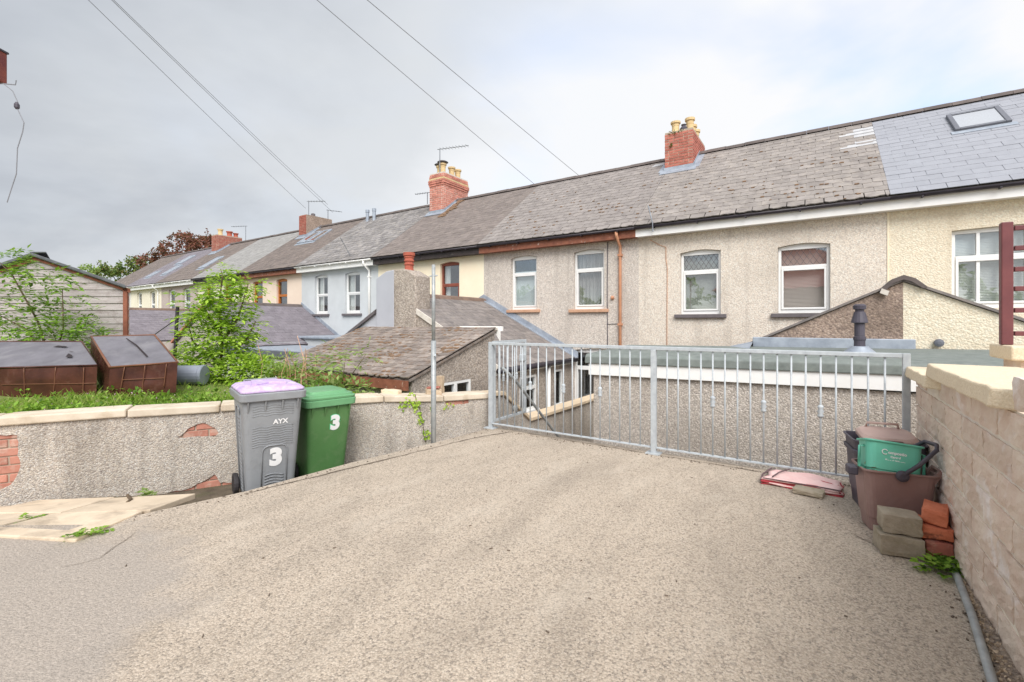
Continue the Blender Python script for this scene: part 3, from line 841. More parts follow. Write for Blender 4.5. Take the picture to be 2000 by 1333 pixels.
PW = [0.997 - 4.405 * i for i in range(12)]   # party walls
PW.insert(0, 5.40)
GROUP_H = "houses of the terrace"
def house(i, name_label, wall, roofm, wins, fascia, single=False, w=0.30, g=0.205, rag=0.010, gut="black_plastic", jit=0.006, rmat="ridge", skip=None, lim=300):
    x1, x0 = PW[i], PW[i + 1]
    H = thing("terraced_house", name_label, "house", ((x0 + x1)/2, FY, -2.05), GROUP_H)
    holes = [arch(a, b, z0, z1, rise) for (a, b, z0, z1, rise) in [(q["x0"], q["x1"], q["z0"], q["z1"], q.get("rise", 0.05)) for q in wins]]
    mb = MB()
    holes_face(mb, [(x0, -2.1), (x1, -2.1), (x1, EZ - .02), (x0, EZ - .02)], holes, lambda x, z: (x, FY, z), (0, 0.14, 0))
    mb.add([(x0, FY, -2.1), (x0, 2*RY-EY-.3, -2.1), (x0, 2*RY-EY-.3, EZ), (x0, RY, RZ-.05), (x0, FY, EZ+.15), (x1, FY, -2.1), (x1, 2*RY-EY-.3, -2.1), (x1, 2*RY-EY-.3, EZ), (x1, RY, RZ-.05), (x1, FY, EZ+.15)],
           [(0, 1, 2, 3, 4), (9, 8, 7, 6, 5), (1, 6, 7, 2)])
    wo = mb.build("wall", wall, H)
    for q in wins:
        make_window(H, q["x0"], q["x1"], q["z0"], q["z1"], q.get("f", "upvc"), q.get("sill", "sill_dark"), q.get("tr", 0.33), q.get("blind"), q.get("sash", False), q.get("cols", 1), q.get("lattice", False), rise=q.get("rise", 0.05))
    # roof deck, slates, ridge
    d = MB()
    a, b = x0 + .001, x1 - .001
    d.add([(a, EY, EZ), (b, EY, EZ), (b, RY, RZ), (a, RY, RZ), (a, 2*RY-EY, EZ), (b, 2*RY-EY, EZ), (a, EY, EZ-.03), (b, EY, EZ-.03)], [(0, 1, 2, 3), (3, 2, 5, 4), (6, 7, 1, 0)])
    ro = d.build("roof", "underlay", H)
    slate_field((x0, EY, EZ), (1, 0, 0), SLOPE, x1 - x0, SLEN - .06, w, g, roofm, ro, lim if single else 0, rag, jit=jit, skip=skip, t=0.018 if rag > .012 else .010, tilt=.032 if rag > .012 else .018, gapw=.016 if rag > .012 else .008)
    x = x0
    rt = None
    while x < x1 - .02:
        l = min(0.45, x1 - x)
        P = [(-.13, -.085), (-.09, -.01), (0, .03), (.09, -.01), (.13, -.085)]
        if rt is None:
            g_ = MB(); n = 5
            g_.add([(0, y, z + .03) for y, z in P] + [(.444, y, z + .03) for y, z in P] + [(0, y, z) for y, z in P] + [(.444, y, z) for y, z in P],
                   [(j+n, j+n+1, j+1, j) for j in range(n-1)] + [(0, 1, 2, 3, 4, 14, 13, 12, 11, 10), (5, 15, 16, 17, 18, 19, 9, 8, 7, 6)])
            rt = g_.mesh("ridge_tile")
        link("ridge_tile", rt, rmat, ro, Matrix.Translation((x, RY, RZ + .045 + random.uniform(-.006, .006))) @ Matrix.Diagonal((l/.45, 1, 1, 1)))
        x += .45
    # fascia and gutter
    if fascia:
        MB().box(x0, x1, EY + .045, EY + .075, EZ - .225, EZ - .035).build("fascia", fascia, H)
        MB().box(x0, x1, EY + .076, FY - .002, EZ - .215, EZ - .20).build("soffit", fascia, H)
    gm = MB(); n = 7; ring0, ring1 = [], []
    for j in range(n):
        an = pi + pi * j / (n - 1)
        ring0.append((x0 + .002, EY - .012 + .05 * cos(an), EZ - .022 + .05 * sin(an))); ring1.append((x1 - .002, ring0[-1][1], ring0[-1][2]))
    gm.add(ring0 + ring1, [(j, j+1, n+j+1, n+j) for j in range(n-1)])
    go = gm.build("gutter", gut, H, smooth=True)
    so = go.modifiers.new("thick", 'SOLIDIFY'); so.thickness = 0.006
    k = x0 + .4
    gb = MB()
    while k < x1:
        gb.box(k, k + .025, EY - .066, EY + .044, EZ - .085, EZ - .06); k += 0.9
    gb.build("gutter_bracket", gut, go)
    return H, ro

def W(x0, x1, z0=1.72, z1=3.18, **k): return dict(x0=x0, x1=x1, z0=z0, z1=z1, **k)
hG, rG = house(0, "cream pebbledashed house with new blue-grey slates and a rooflight", "dash_cream", "slate_new",
    [W(1.81, 3.55, 1.62, 2.92, tr=0.36, cols=6, blind=("slats", "blind_white"), sill=None, rise=0.02)], "white_gloss", True, 0.36, 0.205, 0.0, jit=0.001)
# pale replacement slates run onto the next roof
def skipA(cx, s):
    x = PW[2] + cx
    return x > 0.62 and (2.62 < s < 2.9 or 3.1 < s < 3.75) and x > 0.997 - (0.55 if int(s / 0.205) % 2 else 0.3)
hA, rA = house(1, "beige pebbledashed house with leaded window tops behind the flat-roofed extension", "dash_beige", "slate_tan",
    [W(-2.50, -1.69, 1.57, 2.94, blind=("slats", "blind_dark"), lattice=True), W(-0.67, 0.17, 1.57, 2.90, blind=("slats", "blind_taupe"), lattice=True)],
    "white_gloss", True, 0.29, 0.2, 0.022, skip=skipA)
g = MB()
for r in range(21):
    s = r * 0.2
    if 2.5 < s < 2.95 or 3.05 < s < 3.7:
        ln = 0.62 if r % 2 else 0.36
        P = [roof_pt(x, s_, h) for x, s_, h in ((0.995 - ln, s, .03), (0.995, s, .03), (0.995, s + .21, .012), (0.995 - ln, s + .21, .012), (0.995 - ln, s, .045), (0.995, s, .045), (0.995, s + .21, .03), (0.995 - ln, s + .21, .03))]
        MB().hexa(P).build("replacement_slate", "slate_white", rA)
hB, rB = house(2, "grey pebbledashed house with brown sills and a terracotta downpipe", "dash_grey", "slate_tan_b",
    [W(-5.04, -4.24, 1.72, 3.17, sill="sill_brown", blind=("net", "net")), W(-6.90, -6.10, 1.74, 3.17, sill="sill_brown", blind=("roller", "blind_pale")),
     W(-5.05, -3.75, -0.9, 0.78, sill=None, cols=2, tr=0.28, rise=0.06)],
    "rust_brown", True, 0.29, 0.2, 0.022)
hC, rC = house(3, "smooth cream house with red-brown window frames and dark roof", "paint_cream", "slate_dark",
    [W(-9.45, -8.71, 1.72, 3.20, f="timber_red", sill="sill_brown", blind=("sides", "blind_white"), tr=0.45)], "tar_black", w=0.27, g=0.17, rag=0.006)
hD, rD = house(4, "pale grey painted house with white sash windows and dark sills", "paint_grey", "slate_grey",
    [W(-13.97, -13.16, sash=True, tr=0.5, blind=("sides", "blind_white")), W(-15.77, -14.98, sash=True, tr=0.5, blind=("sides", "blind_white"))], "white_gloss", gut="white_gloss", w=0.30, g=0.2, rag=0.02, jit=0.008)
hE, rE = house(5, "pinkish house with orange-brown window frames", "paint_pink", "slate_brown",
    [W(-18.40, -17.62, f="timber_orange", sill="sill_brown", tr=0.45), W(-20.25, -19.46, f="timber_orange", sill="sill_brown", tr=0.45)], "rust_brown", w=0.27, g=0.18, rag=0.008)
hF, rF = house(6, "ivory house with smooth pale grey roof half hidden by the sapling", "paint_ivory", "slate_pale",
    [W(-22.78, -22.05, f="timber_orange", tr=0.45), W(-24.6, -23.85, f="timber_orange", tr=0.45)], "tar_black", w=0.27, g=0.2, rag=0.002)
hG2, rG2 = house(7, "mauve-grey house with brown tiled roof between ivory and pinkish houses", "paint_mauve", "slate_brown",
    [W(-27.1, -26.3, tr=0.5), W(-28.9, -28.1, tr=0.5)], "white_gloss", gut="white_gloss", w=0.30, g=0.28, rag=0.004)
hH, rH = house(8, "ivory white house with dark slates and three rooflights beside the shed roof", "paint_ivory", "slate_purple",
    [W(-31.4, -30.7, tr=0.5), W(-33.3, -32.6, tr=0.5)], "white_gloss", gut="white_gloss", w=0.3, g=0.2, rag=0.004)
hI, rI = house(9, "farthest house of the terrace with plain brown roof", "paint_white", "slate_brown",
    [W(-35.8, -35.0, tr=0.5), W(-37.7, -36.9, tr=0.5)], "white_gloss", gut="white_gloss", w=0.3, g=0.2, rag=0.004)

skylight(rG, 2.16, 2.92, 2.50, 3.46, "dark_grey_panel")
skylight(rE, -19.6, -19.0, 2.35, 3.45, "lead"); skylight(rE, -18.85, -18.25, 2.35, 3.45, "lead")
skylight(rG2, -26.9, -26.2, 1.1, 2.3, "lead")
skylight(rH, -32.3, -31.5, 2.3, 3.3, "lead"); skylight(rH, -31.3, -30.6, 1.0, 2.0, "lead"); skylight(rH, -33.4, -32.7, 0.9, 1.6, "lead")

# chimneys
c1 = brick_stack(hB, -3.46, -2.74, 12.6, 14.15, 5.1, 6.50, "brick_red")
for x, y in ((-3.22, 12.78), (-2.9, 13.0), (-2.95, 13.5), (-2.95, 13.9)): pot(c1, x, y, 6.50, 0.30 if y < 12.9 else 0.40, 0.10)
MB().lathe((-3.02, 12.82, 6.5), [(.09, 0), (.1, .1), (.05, .16), (.07, .2)], 10).build("cowl", "charcoal", c1)
lead_skirt(hB, -3.46, -2.74, 12.6, 14.15)
mg = MB()
for k in range(70): leaf(mg, Vector((-3.2 + random.gauss(0, .09), 12.62 + random.uniform(-.04, .12), 6.46 + random.uniform(-.05, .04))), rvec() + Vector((0, -.6, -.1)), Vector((0, 0, 1)), .07, .03)
for k in range(14): leaf(mg, Vector((-3.28 + random.gauss(0, .02), 12.6, 6.12 + random.gauss(0, .02))), rvec() + Vector((0, -1, .2)), Vector((0, 0, 1)), .06, .03)
mg.build("moss_tuft", "leaf_dark", c1, kind="stuff")
c2 = brick_stack(hC, -12.1, -11.4, 12.6, 14.0, 5.1, 6.94, "brick_pale", single=True, corbel=True, mort="mortar_white")
for x, y, cp in ((-11.62, 12.8, True), (-11.9, 12.95, True), (-11.62, 13.3, False), (-11.62, 13.65, False)): pot(c2, x, y, 6.94, 0.36, 0.11, cap=cp)
lead_skirt(hC, -12.1, -11.4, 12.6, 14.0)
# moss along the flashing
mg = MB()
for k in range(220):
    y = random.uniform(12.2, 13.3); s = (y - EY) / cos(PIT); p = roof_pt(-11.24 + abs(random.gauss(0, .10)) - .0, s, .05)
    mg.ob(p, (random.uniform(.015, .05), 0, 0), SLOPE * random.uniform(.015, .05), RN * random.uniform(.008, .02))
mg.build("moss", "moss", rC, kind="stuff")
c3 = MB().box(-20.55, -20.0, 12.62, 14.0, 5.1, 6.5).build("chimney", "dash_brown", hE, bevel=.02)
j = MB()
for r in range(18):
    z = 5.2 + r * .075
    if z > 6.42: break
    for k in range(2):
        xx = -20.55 + .275 * k + (.0 if r % 2 else .0)
        MB().box(xx + .004, xx + .271, 12.59, 12.618, z, z + .065).build("brick", "brick_dull", c3)
MB().lathe((-20.2, 13.1, 6.5), [(.1, 0), (.1, .12), (.06, .15)], 10).build("chimney_pot", "sill_dark", c3)
lead_skirt(hE, -20.55, -20.0, 12.6, 14.0)
c4 = brick_stack(hG2, -29.4, -28.75, 12.6, 14.0, 5.1, 6.5, "brick_dull", single=False)
pot(c4, -29.0, 12.9, 6.5, .36, .12); pot(c4, -29.0, 13.4, 6.5, .3, .14, "pot_red"); pot(c4, -29.0, 13.75, 6.5, .25, .12, "pot_red")
lead_skirt(hG2, -29.4, -28.75, 12.6, 14.0)
# moss and lichen caught along the slate edges of the two weathered roofs
for ro_, xa_, xb_, n_ in ((rA, PW[2], PW[1], 260), (rB, PW[3], PW[2], 200)):
    mg = MB()
    for k in range(n_):
        x = random.uniform(xa_ + .05, xb_ - .05); r_ = int(random.triangular(0, 20, 3)); s = r_ * .2 + random.gauss(0, .012)
        if sin(x * 2.1 + r_ * .7) + random.gauss(0, .6) < .2 or s < 0: continue
        q = random.uniform(.006, .018); mg.ob(roof_pt(x, s, .045), (q * 2, 0, 0), SLOPE * q, RN * q * .6)
    mg.build("moss", "moss", ro_, kind="stuff")
# white flashing slip by the first chimney
P = [roof_pt(x, s, h) for h in (.035, .05) for x, s in ((-3.95, 3.78), (-3.62, 3.78), (-3.55, 3.95), (-3.88, 3.95))]
MB().hexa(P).build("pale_slip", "slate_white", rB)
# two vent pipes on the grey roof
for x in (-16.15, -15.72):
    p = roof_pt(x, 3.72); MB().lathe(p - Vector((0, 0, .1)), [(.07, 0), (.07, .5), (.085, .51), (.085, .62), (.07, .63)], 10).build("vent_pipe", "lead", rD)

# rainwater pipes, cables
def downpipe(H, x, z0, z1, mat, r=.035, swan=True):
    pts = [(x, EY - .02, EZ - .08), (x, EY - .02, EZ - .16), (x, FY - .05, EZ - .36), (x, FY - .05, z1), (x, FY - .05, z0)] if swan else [(x, FY - .05, z1), (x, FY - .05, z0)]
    o = MB().tube(pts, r, 10).build("downpipe", mat, H, smooth=True)
    z = EZ - .6
    g = MB()
    while z > z0: g.box(x - r*1.3, x + r*1.3, FY - .05 - r*1.25, FY + .004, z, z + .05); z -= 1.6
    g.build("pipe_clip", mat, o)
    return o
downpipe(hB, -3.83, -2.0, 3.0, "terracotta_pipe"); downpipe(hD, -12.62, 1.0, 3.0, "white_gloss", .04)
downpipe(hH, -30.15, 0, 3.0, "white_gloss"); downpipe(hF, -21.2, 0, 3.0, "tar_black")
MB().tube([(-4.15, FY - .012, 3.3), (-4.16, FY - .012, 2.2), (-4.15, FY - .012, 0.7)], .009, 5).build("cable", "charcoal", hB)
MB().tube([(-4.15, FY - .012, 1.36), (-3.9, FY - .012, 1.37)], .006, 5).build("cable", "charcoal", hB)
MB().lathe((-4.06, FY - .03, 1.98), [(.03, 0), (.05, .02), (.03, .07)], 8, (1, 0, 0)).build("bell_cap", "terracotta_pipe", hB)
MB().tube([(-3.15, FY - .01, 3.25), (-2.95, FY - .01, 3.12), (-2.80, FY - .01, 3.05), (-2.80, FY - .01, 2.8), (-2.77, FY - .01, 2.6), (-2.78, FY - .01, 0.8)], .009, 5).build("cable", "sill_brown", hA)
# small bracket aerial at the eaves of the beige house
MB().tube([(-2.99, EY - .06, 3.36), (-3.0, EY - .05, 3.55), (-3.06, EY + .0, 3.75), (-3.14, EY + .1, 3.98)], .014, 6).build("eaves_bracket", "aerial", hA)
# dish-shaped loop on the grey roof
MB().tube([roof_pt(-13.55, .25, .05), roof_pt(-13.6, .3, .4), roof_pt(-13.6, .3, .75)], .012, 6).build("aerial_stub", "aerial", hD)
# party line between beige and cream walls: a slim render stop bead
MB().box(.985, 1.009, FY - .012, FY - .001, -2, EZ - .22).build("render_bead", "paint_cream", hG)
# ------------------------------------------------------------------ rear extensions
TAN = 0.52
def ext_roof(parent, X, half, y0, y1, zr, mats, verge=None, ridgemat="ridge_brown", lim=0, w=.26, g=.17):
    """pitched roof with its ridge running out from the terrace"""
    ze = zr - half * TAN; a = atan2(TAN, 1.0); L_ = half / cos(a)
    for sgn, mat in ((1, mats[0]), (-1, mats[1])):
        d = MB(); q = [(X + sgn * half, y0, ze), (X + sgn * half, y1, ze), (X, y1, zr), (X, y0, zr)]
        d.poly(q if sgn > 0 else q[::-1])
        ro = d.build("roof", mat, parent)
        so = ro.modifiers.new("thick", 'SOLIDIFY'); so.thickness = 0.04; so.offset = -1
        if sgn > 0: slate_field((X + half, y0, ze), (0, 1, 0), (-cos(a), 0, sin(a)), y1 - y0, L_ - .05, w, g, mat, ro, lim, .010, jit=.005)
        else: slate_field((X - half, y1, ze), (0, -1, 0), (cos(a), 0, sin(a)), y1 - y0, L_ - .05, w, g, mat, ro, 0, .010, jit=.005)
    y = y0
    while y < y1 - .05:
        l = min(.44, y1 - y)
        P = [(-.12, -.05), (-.08, .02), (0, .055), (.08, .02), (.12, -.05)]
        MB().prism([(X + u, y + .003, zr + .03 + v) for u, v in P], (0, l - .006, 0)).build("ridge_tile", ridgemat, parent, fix=True)
        y += .44
    return ze

def gable_wall(parent, X, half, y, zr, mat_l, mat_r, zb=-2.1):
    ze = zr - half * TAN
    if mat_l == mat_r:
        MB().prism([(X - half + .1, y, zb), (X + half - .1, y, zb), (X + half - .1, y, ze + .02), (X, y, zr - .03), (X - half + .1, y, ze + .02)], (0, .2, 0)).build("gable_wall", mat_l, parent, fix=True)
    else:
        MB().prism([(X - half + .1, y, zb), (X, y, zb), (X, y, zr - .03), (X - half + .1, y, ze + .02)], (0, .2, 0)).build("gable_wall", mat_l, parent, fix=True)
        MB().prism([(X + .001, y, zb), (X + half - .1, y, zb), (X + half - .1, y, ze + .02), (X + .001, y, zr - .03)], (0, .2, 0)).build("gable_wall", mat_r, parent, fix=True)

def side_window(parent, X, y0, y1, z0, z1, bars=1, trans=None, sill=True):
    """window in a wall that faces +X"""
    f = MB(); fw = .05; a, b = X - .055, X + .006
    f.box(a, b, y0, y0 + fw, z0, z1); f.box(a, b, y1 - fw, y1, z0, z1); f.box(a, b, y0 + fw, y1 - fw, z0, z0 + fw); f.box(a, b, y0 + fw, y1 - fw, z1 - fw, z1)
    for i in range(1, bars):
        m = y0 + (y1 - y0) * i / bars; f.box(a, b + .004, m - .035, m + .035, z0 + fw, z1 - fw)
    if trans: f.box(a, b + .006, y0 + fw, y1 - fw, trans - .035, trans + .035)
    win = f.build("window", "upvc", parent, bevel=.004, segs=1)
    MB().box(X - .03, X - .026, y0 + fw - .003, y1 - fw + .003, z0 + fw - .003, z1 - fw + .003).build("pane", "glass", win)
    if sill: MB().box(X - .02, X + .06, y0 - .06, y1 + .06, z0 - .05, z0 - .001).build("sill", "upvc", win)
    MB().box(X - .75, X - .74, y0 - .4, y1 + .4, z0 - .2, z1 + .2).build("room_behind", "room", win)
    return win

def wall_with_side_windows(parent, X, y0, y1, z0, ztop0, ztop1, wins, mat, name="side_wall"):
    """wall facing +X from y0 to y1, top sloping from ztop0 to ztop1"""
    mb = MB()
    holes_face(mb, [(y0, z0), (y1, z0), (y1, ztop1), (y0, ztop0)], [[(a, c), (b, c), (b, d), (a, d)] for a, b, c, d in wins], lambda y, z: (X, y, z), (-.1, 0, 0))
    return mb.build(name, mat, parent)

# 1. paired extension with the chimney, between the grey and the cream house
XB = PW[3]
E1 = thing("rear_extension", "slate-roofed rear extension with pebbledash chimney beside the mossy lean-to", "extension", (XB, 8.6, -2.05), "rear extensions of the terrace")
ze1 = ext_roof(E1, XB, 2.85, 7.055, FY - .002, 2.00, ("slate_ext", "slate_ext"))
gable_wall(E1, XB, 2.85, 7.06, 2.00, "paint_slate_grey", "dash_dark")
side1 = [(7.92, 8.58, -.45, .28), (9.42, 9.80, -.55, .30)]
wall_with_side_windows(E1, XB + 2.72, 7.06, FY, -2.1, ze1 + .04, ze1 + .04, side1, "dash_dark")
side_window(E1, XB + 2.72, *side1[0], trans=.02); side_window(E1, XB + 2.72, *side1[1], bars=1)
MB().tube([(XB + 2.80, 9.0, ze1), (XB + 2.80, 9.0, -2)], .04, 8).build("downpipe", "white_gloss", E1, smooth=True)
MB().box(XB + 2.725, XB + 2.76, 7.0, FY - .03, ze1 - .13, ze1 - .02).build("fascia", "white_gloss", E1)
MB().tube([(XB + 2.86, 6.98, ze1 - .03), (XB + 2.86, FY - .04, ze1 - .03)], .055, 8).build("gutter", "black_plastic", E1, smooth=True)
a = atan2(TAN, 1)
for sgn in (1, -1):   # lead soakers against the terrace wall
    g = MB(); P = []
    for u, v in ((0, .04), (2.9, .04), (2.9, .19), (0, .19)): P.append((XB + sgn * u, 0, 2.0 - u * TAN + v))
    g.prism([(x, FY - .022, z) for x, y, z in P], (0, .018, 0)); g.prism([(x, FY - .14, z - .0) for x, y, z in P[:2]] + [(x, FY - .14, z + .02) for x, y, z in P[1::-1]], (0, .118, 0))
    g.build("flashing", "lead", E1, fix=True)
MB().prism([(XB - .62, 7.0, 1.9 - .57 * TAN), (XB - 1.9, 7.0, 1.9 - 1.85 * TAN), (XB - 1.9, 7.0, 1.97 - 1.85 * TAN), (XB - .62, 7.0, 1.97 - .57 * TAN)], (0, .06, 0)).build("verge_board", "sill_dark", E1, fix=True)
g = MB()
for (xa, xb, m) in ((-8.38, -7.80, "paint_slate_grey"), (-7.80, -7.14, "dash_dark")):
    P = []
    z0 = 1.0
    x_in = -7.78
    ch = MB(); top = 2.56; sh = 2.40
    if m == "paint_slate_grey": prof = [(xa, z0), (xb - .001, z0), (xb - .001, top), (-8.05, top - .02), (xa, sh)]
    else: prof = [(xa, z0), (xb, z0), (xb, sh), (-7.45, top - .01), (xa, top)]
    ch.prism([(x, 7.0, z) for x, z in prof], (0, .46, 0)); ch.build("chimney", m, E1, fix=True, bevel=.02)
MB().prism([(XB + .68, 7.02, 1.93 - .68 * TAN), (XB + 2.8, 7.02, 1.93 - 2.8 * TAN), (XB + 2.8, 7.02, 2.05 - 2.8 * TAN), (XB + .68, 7.02, 2.05 - .68 * TAN)], (0, .034, 0)).build('verge_mortar', 'mortar_white', E1, fix=True)
pot(E1, -7.55, 7.22, 2.52, .42, .10, "pot_red")
for k in range(3): MB().lathe((-7.55, 7.22, 2.66 + .08 * k), [(.10, 0), (.112, .012), (.112, .03), (.10, .04)], 14).build("pot_ring", "pot_red", E1)

# 2. mossy lean-to in front of it
E2 = thing("lean_to", "low lean-to with mossy tiled roof and brown fascia behind the garden wall", "outbuilding", (-6.9, 6.0, -2.05))
XS, XL, Y0, Y1, ZE, ZT = -5.06, -8.75, 4.9, 7.0, .575, 1.265
lw = [(5.50, 6.30, -.35, .415)]
mb = MB(); holes_face(mb, [(Y0, -2.1), (Y1, -2.1), (Y1, ZT - .03), (Y0, ZE - .02)], [[(c[0], c[2]), (c[1], c[2]), (c[1], c[3]), (c[0], c[3])] for c in lw], lambda y, z: (XS, y, z), (-.1, 0, 0))
mb.build("side_wall", "dash_dark", E2)
MB().box(XL, XS - .003, Y0, Y0 + .15, -2.1, ZE - .03).build("front_wall", "dash_ext", E2)
side_window(E2, XS - .01, *lw[0], bars=2, sill=False)
sl = Vector((0, Y1 - Y0, ZT - ZE)); sl.normalize()
d = MB(); d.poly([(XL, Y0 - .1, ZE - .03), (XS + .05, Y0 - .1, ZE - .03), (XS + .05, Y1, ZT), (XL, Y1, ZT)])
ro = d.build("roof", "slate_moss", E2); so = ro.modifiers.new("thick", 'SOLIDIFY'); so.thickness = .03; so.offset = -1
slate_field((XL, Y0 - .12, ZE - .03), (1, 0, 0), sl, XS + .05 - XL, 2.32, .235, .15, "slate_moss", ro, 300, .022, t=.02, tilt=.05, jit=.012, name="roof_tile")
nn = Vector((1, 0, 0)).cross(sl)
mg = MB()
for k in range(1300):
    u, v = random.uniform(XL, XS), random.uniform(0, 2.2)
    if sin(u * 4.1 + v * 3) + sin(u * 2.3 - v * 5.2 + 1) + random.gauss(0, .7) < .8: continue
    p = Vector((u, Y0 - .1, ZE - .03)) + sl * (round(v / .15) * .15 + random.gauss(0, .02)) + nn * .045
    r = random.uniform(.008, .026)
    mg.ob(p, Vector((r * 1.5, 0, 0)), sl * r, nn * r * .5)
mg.build("moss", "moss", ro, kind="stuff")
MB().box(XL, XS + .03, Y0 - .13, Y0 - .10, ZE - .19, ZE - .045).build("fascia", "rust_brown", E2)
MB().box(XL, XS + .06, Y1 - .02, Y1 + .055, ZT - .01, ZT + .035).build("top_flashing", "mortar_white", E2)
MB().box(XS - .9, XS + .13, Y1 + .06, Y1 + .10, ZT - .03, ZT + .06).build("fascia_end", "white_gloss", E2)
MB().prism([(XS + .1, Y1 + .057, ZT + .06), (XS + .1, Y1 + .057, ZT - .22), (XS + .02, Y1 + .057, ZT - .10), (XS - .06, Y1 + .057, ZT - .02)], (0, -.03, 0)).build("fascia_end", "white_gloss", E2, fix=True)

# 3. flat-roofed extension with the white fascia
E3 = thing("flat_roof_extension", "pebbledashed flat-roofed extension with white fascia behind the railing", "extension", (0, 7.1, -2.05))
XA, XZ, YA, YB = -2.79, 3.2, 6.2, 8.0
def zf(x): return (x - XA) / 4.4 * .055
MB().box(XA + .06, XZ, YA + .04, YB, -2.1, .66).build("wall", "dash_ext", E3)
def band(name, z0, z1, y0, y1, mat, xo=0.0, bevel=.004):
    g = MB(); P = [(XA - xo, y0, z0), (XZ, y0, z0 + zf(XZ)), (XZ, y1, z0 + zf(XZ)), (XA - xo, y1, z0), (XA - xo, y0, z1), (XZ, y0, z1 + zf(XZ)), (XZ, y1, z1 + zf(XZ)), (XA - xo, y1, z1)]
    g.hexa(P); return g.build(name, mat, E3, bevel=bevel)
band("fascia", .635, .82, YA - .01, YA + .035, "white_gloss")
g = MB(); prof = [(YA - .035, .80), (YA - .03, .90), (YA + .02, .935), (YA + .12, .94), (YB - .02, 1.0), (YB - .02, .80)]
g.add([(XA - .05, y, z) for y, z in prof] + [(XZ, y, z + zf(XZ)) for y, z in prof], [(0, 1, 2, 3, 4, 5)[::-1], (6, 7, 8, 9, 10, 11)] + [(j, (j+1) % 6, 6 + (j+1) % 6, 6 + j) for j in range(6)])
g.build("roof_felt", "felt_green", E3, fix=True, bevel=.012)
fl = MB().lathe((.42, 7.2, .98), [(r * .78, z) for r, z in [(.16, 0), (.15, .02), (.08, .10), (.075, .14), (.075, .18), (.085, .2), (.085, .23), (.07, .235), (.07, .40), (.115, .41), (.11, .43), (.075, .54), (.06, .545), (.06, .57), (.085, .575), (.09, .62), (.06, .64)]], 16)
flo = fl.build("flue", "charcoal", E3, smooth=False)
MB().lathe((.42, 7.2, .975), [(.22, 0), (.2, .015), (.095, .11), (.09, .12)], 16).build("flue_collar", "lead", E3, smooth=True)

# 4. gabled extension behind it, shared by the beige and cream houses
X4 = .93
E4 = thing("rear_extension", "low gabled extension half brown and half cream pebbledash", "extension", (X4, 9.1, -2.05), "rear extensions of the terrace")
T4 = .485
for sgn, mat, m2 in ((-1, "dash_brown", "slate_ext"), (1, "dash_cream", "slate_ext")):
    h = 2.6
    P = [(X4 + (.001 if sgn > 0 else 0), -2.1), (X4 + sgn * h, -2.1), (X4 + sgn * h, 1.93 - h * T4), (X4 + (.001 if sgn > 0 else 0), 1.93)]
    MB().prism([(x, 8.0, z) for x, z in P], (0, .2, 0)).build("gable_wall", mat, E4, fix=True)
    MB().prism([(X4, 7.96, 1.94), (X4 + sgn * (h + .08), 7.96, 1.94 - (h + .08) * T4), (X4 + sgn * (h + .08), 7.96, 1.975 - (h + .08) * T4), (X4, 7.96, 1.975)], (0, FY - 7.97, 0)).build("roof", m2, E4, fix=True)
g = MB(); g.prism([(X4 + u, 7.93, 1.95 + v) for u, v in ((-.26, -.13), (-.12, .02), (0, .07), (.12, .02), (.24, -.1), (.2, -.12), (.08, -.02), (0, .01), (-.1, -.03), (-.22, -.16))], (0, .4, 0)); g.build("ridge_tile", "ridge", E4, fix=True)
MB().ob((X4 - .2, 7.94, 1.80), (.04, 0, -.02), (0, .03, 0), (.01, 0, .03)).build("mortar_lump", "mortar_white", E4)
MB().box(-.85, 1.05, 7.93, 7.995, 1.02, 1.17).build("flashing", "lead", E4, bevel=.01)
MB().prism([(-.85, 7.5, 1.0), (-1.3, 7.95, .985), (-.85, 7.98, 1.10)], (0, .01, .004)).build("flashing", "lead", E4, fix=True)
MB().lathe((1.28, 7.99, 1.13), [(.05, 0), (.05, .05), (.02, .06)], 10, (0, -1, 0)).build("vent_cap", "dark_grey_panel", E4)
MB().box(1.1, 3.4, 7.7, 8.02, .93, 1.00).build("roof_edge", "felt_dark", E4)
MB().box(1.05, 3.4, 7.66, 7.70, .8, 1.0).build("gutter_board", "blind_white", E4)

# 5. next paired extension along the terrace
X5 = PW[5]
E5 = thing("rear_extension", "grey slate extension roof beside the pale grey house, behind the sapling", "extension", (X5, 8.6, -2.05), "rear extensions of the terrace")
ze5 = ext_roof(E5, X5, 2.6, 7.0, FY - .002, 2.03, ("slate_purple", "slate_purple"), g=.2, ridgemat="ridge")
gable_wall(E5, X5, 2.6, 7.06, 2.03, "dash_ext", "dash_ext")
MB().box(X5 + 2.4, X5 + 2.5, 7.06, FY, -2.1, ze5 + .1).build("side_wall", "paint_grey", E5)
for sgn, m in ((-1, "ridge_red"), (1, "sill_dark")):
    for k in range(7):
        u0, u1 = .38 * k, .38 * k + .375
        MB().prism([(X5 + sgn * u0, 6.93, 2.05 - u0 * TAN), (X5 + sgn * u1, 6.93, 2.05 - u1 * TAN), (X5 + sgn * u1, 6.93, 2.12 - u1 * TAN), (X5 + sgn * u0, 6.93, 2.12 - u0 * TAN)], (0, .22, 0)).build("verge_tile", m, E5, fix=True)
g = MB(); g.prism([(X5 + u, FY - .03, 2.03 - u * TAN + v) for u, v in ((0, .04), (2.6, .04), (2.6, .16), (0, .16))], (0, .026, 0)); g.build("flashing", "lead", E5, fix=True)
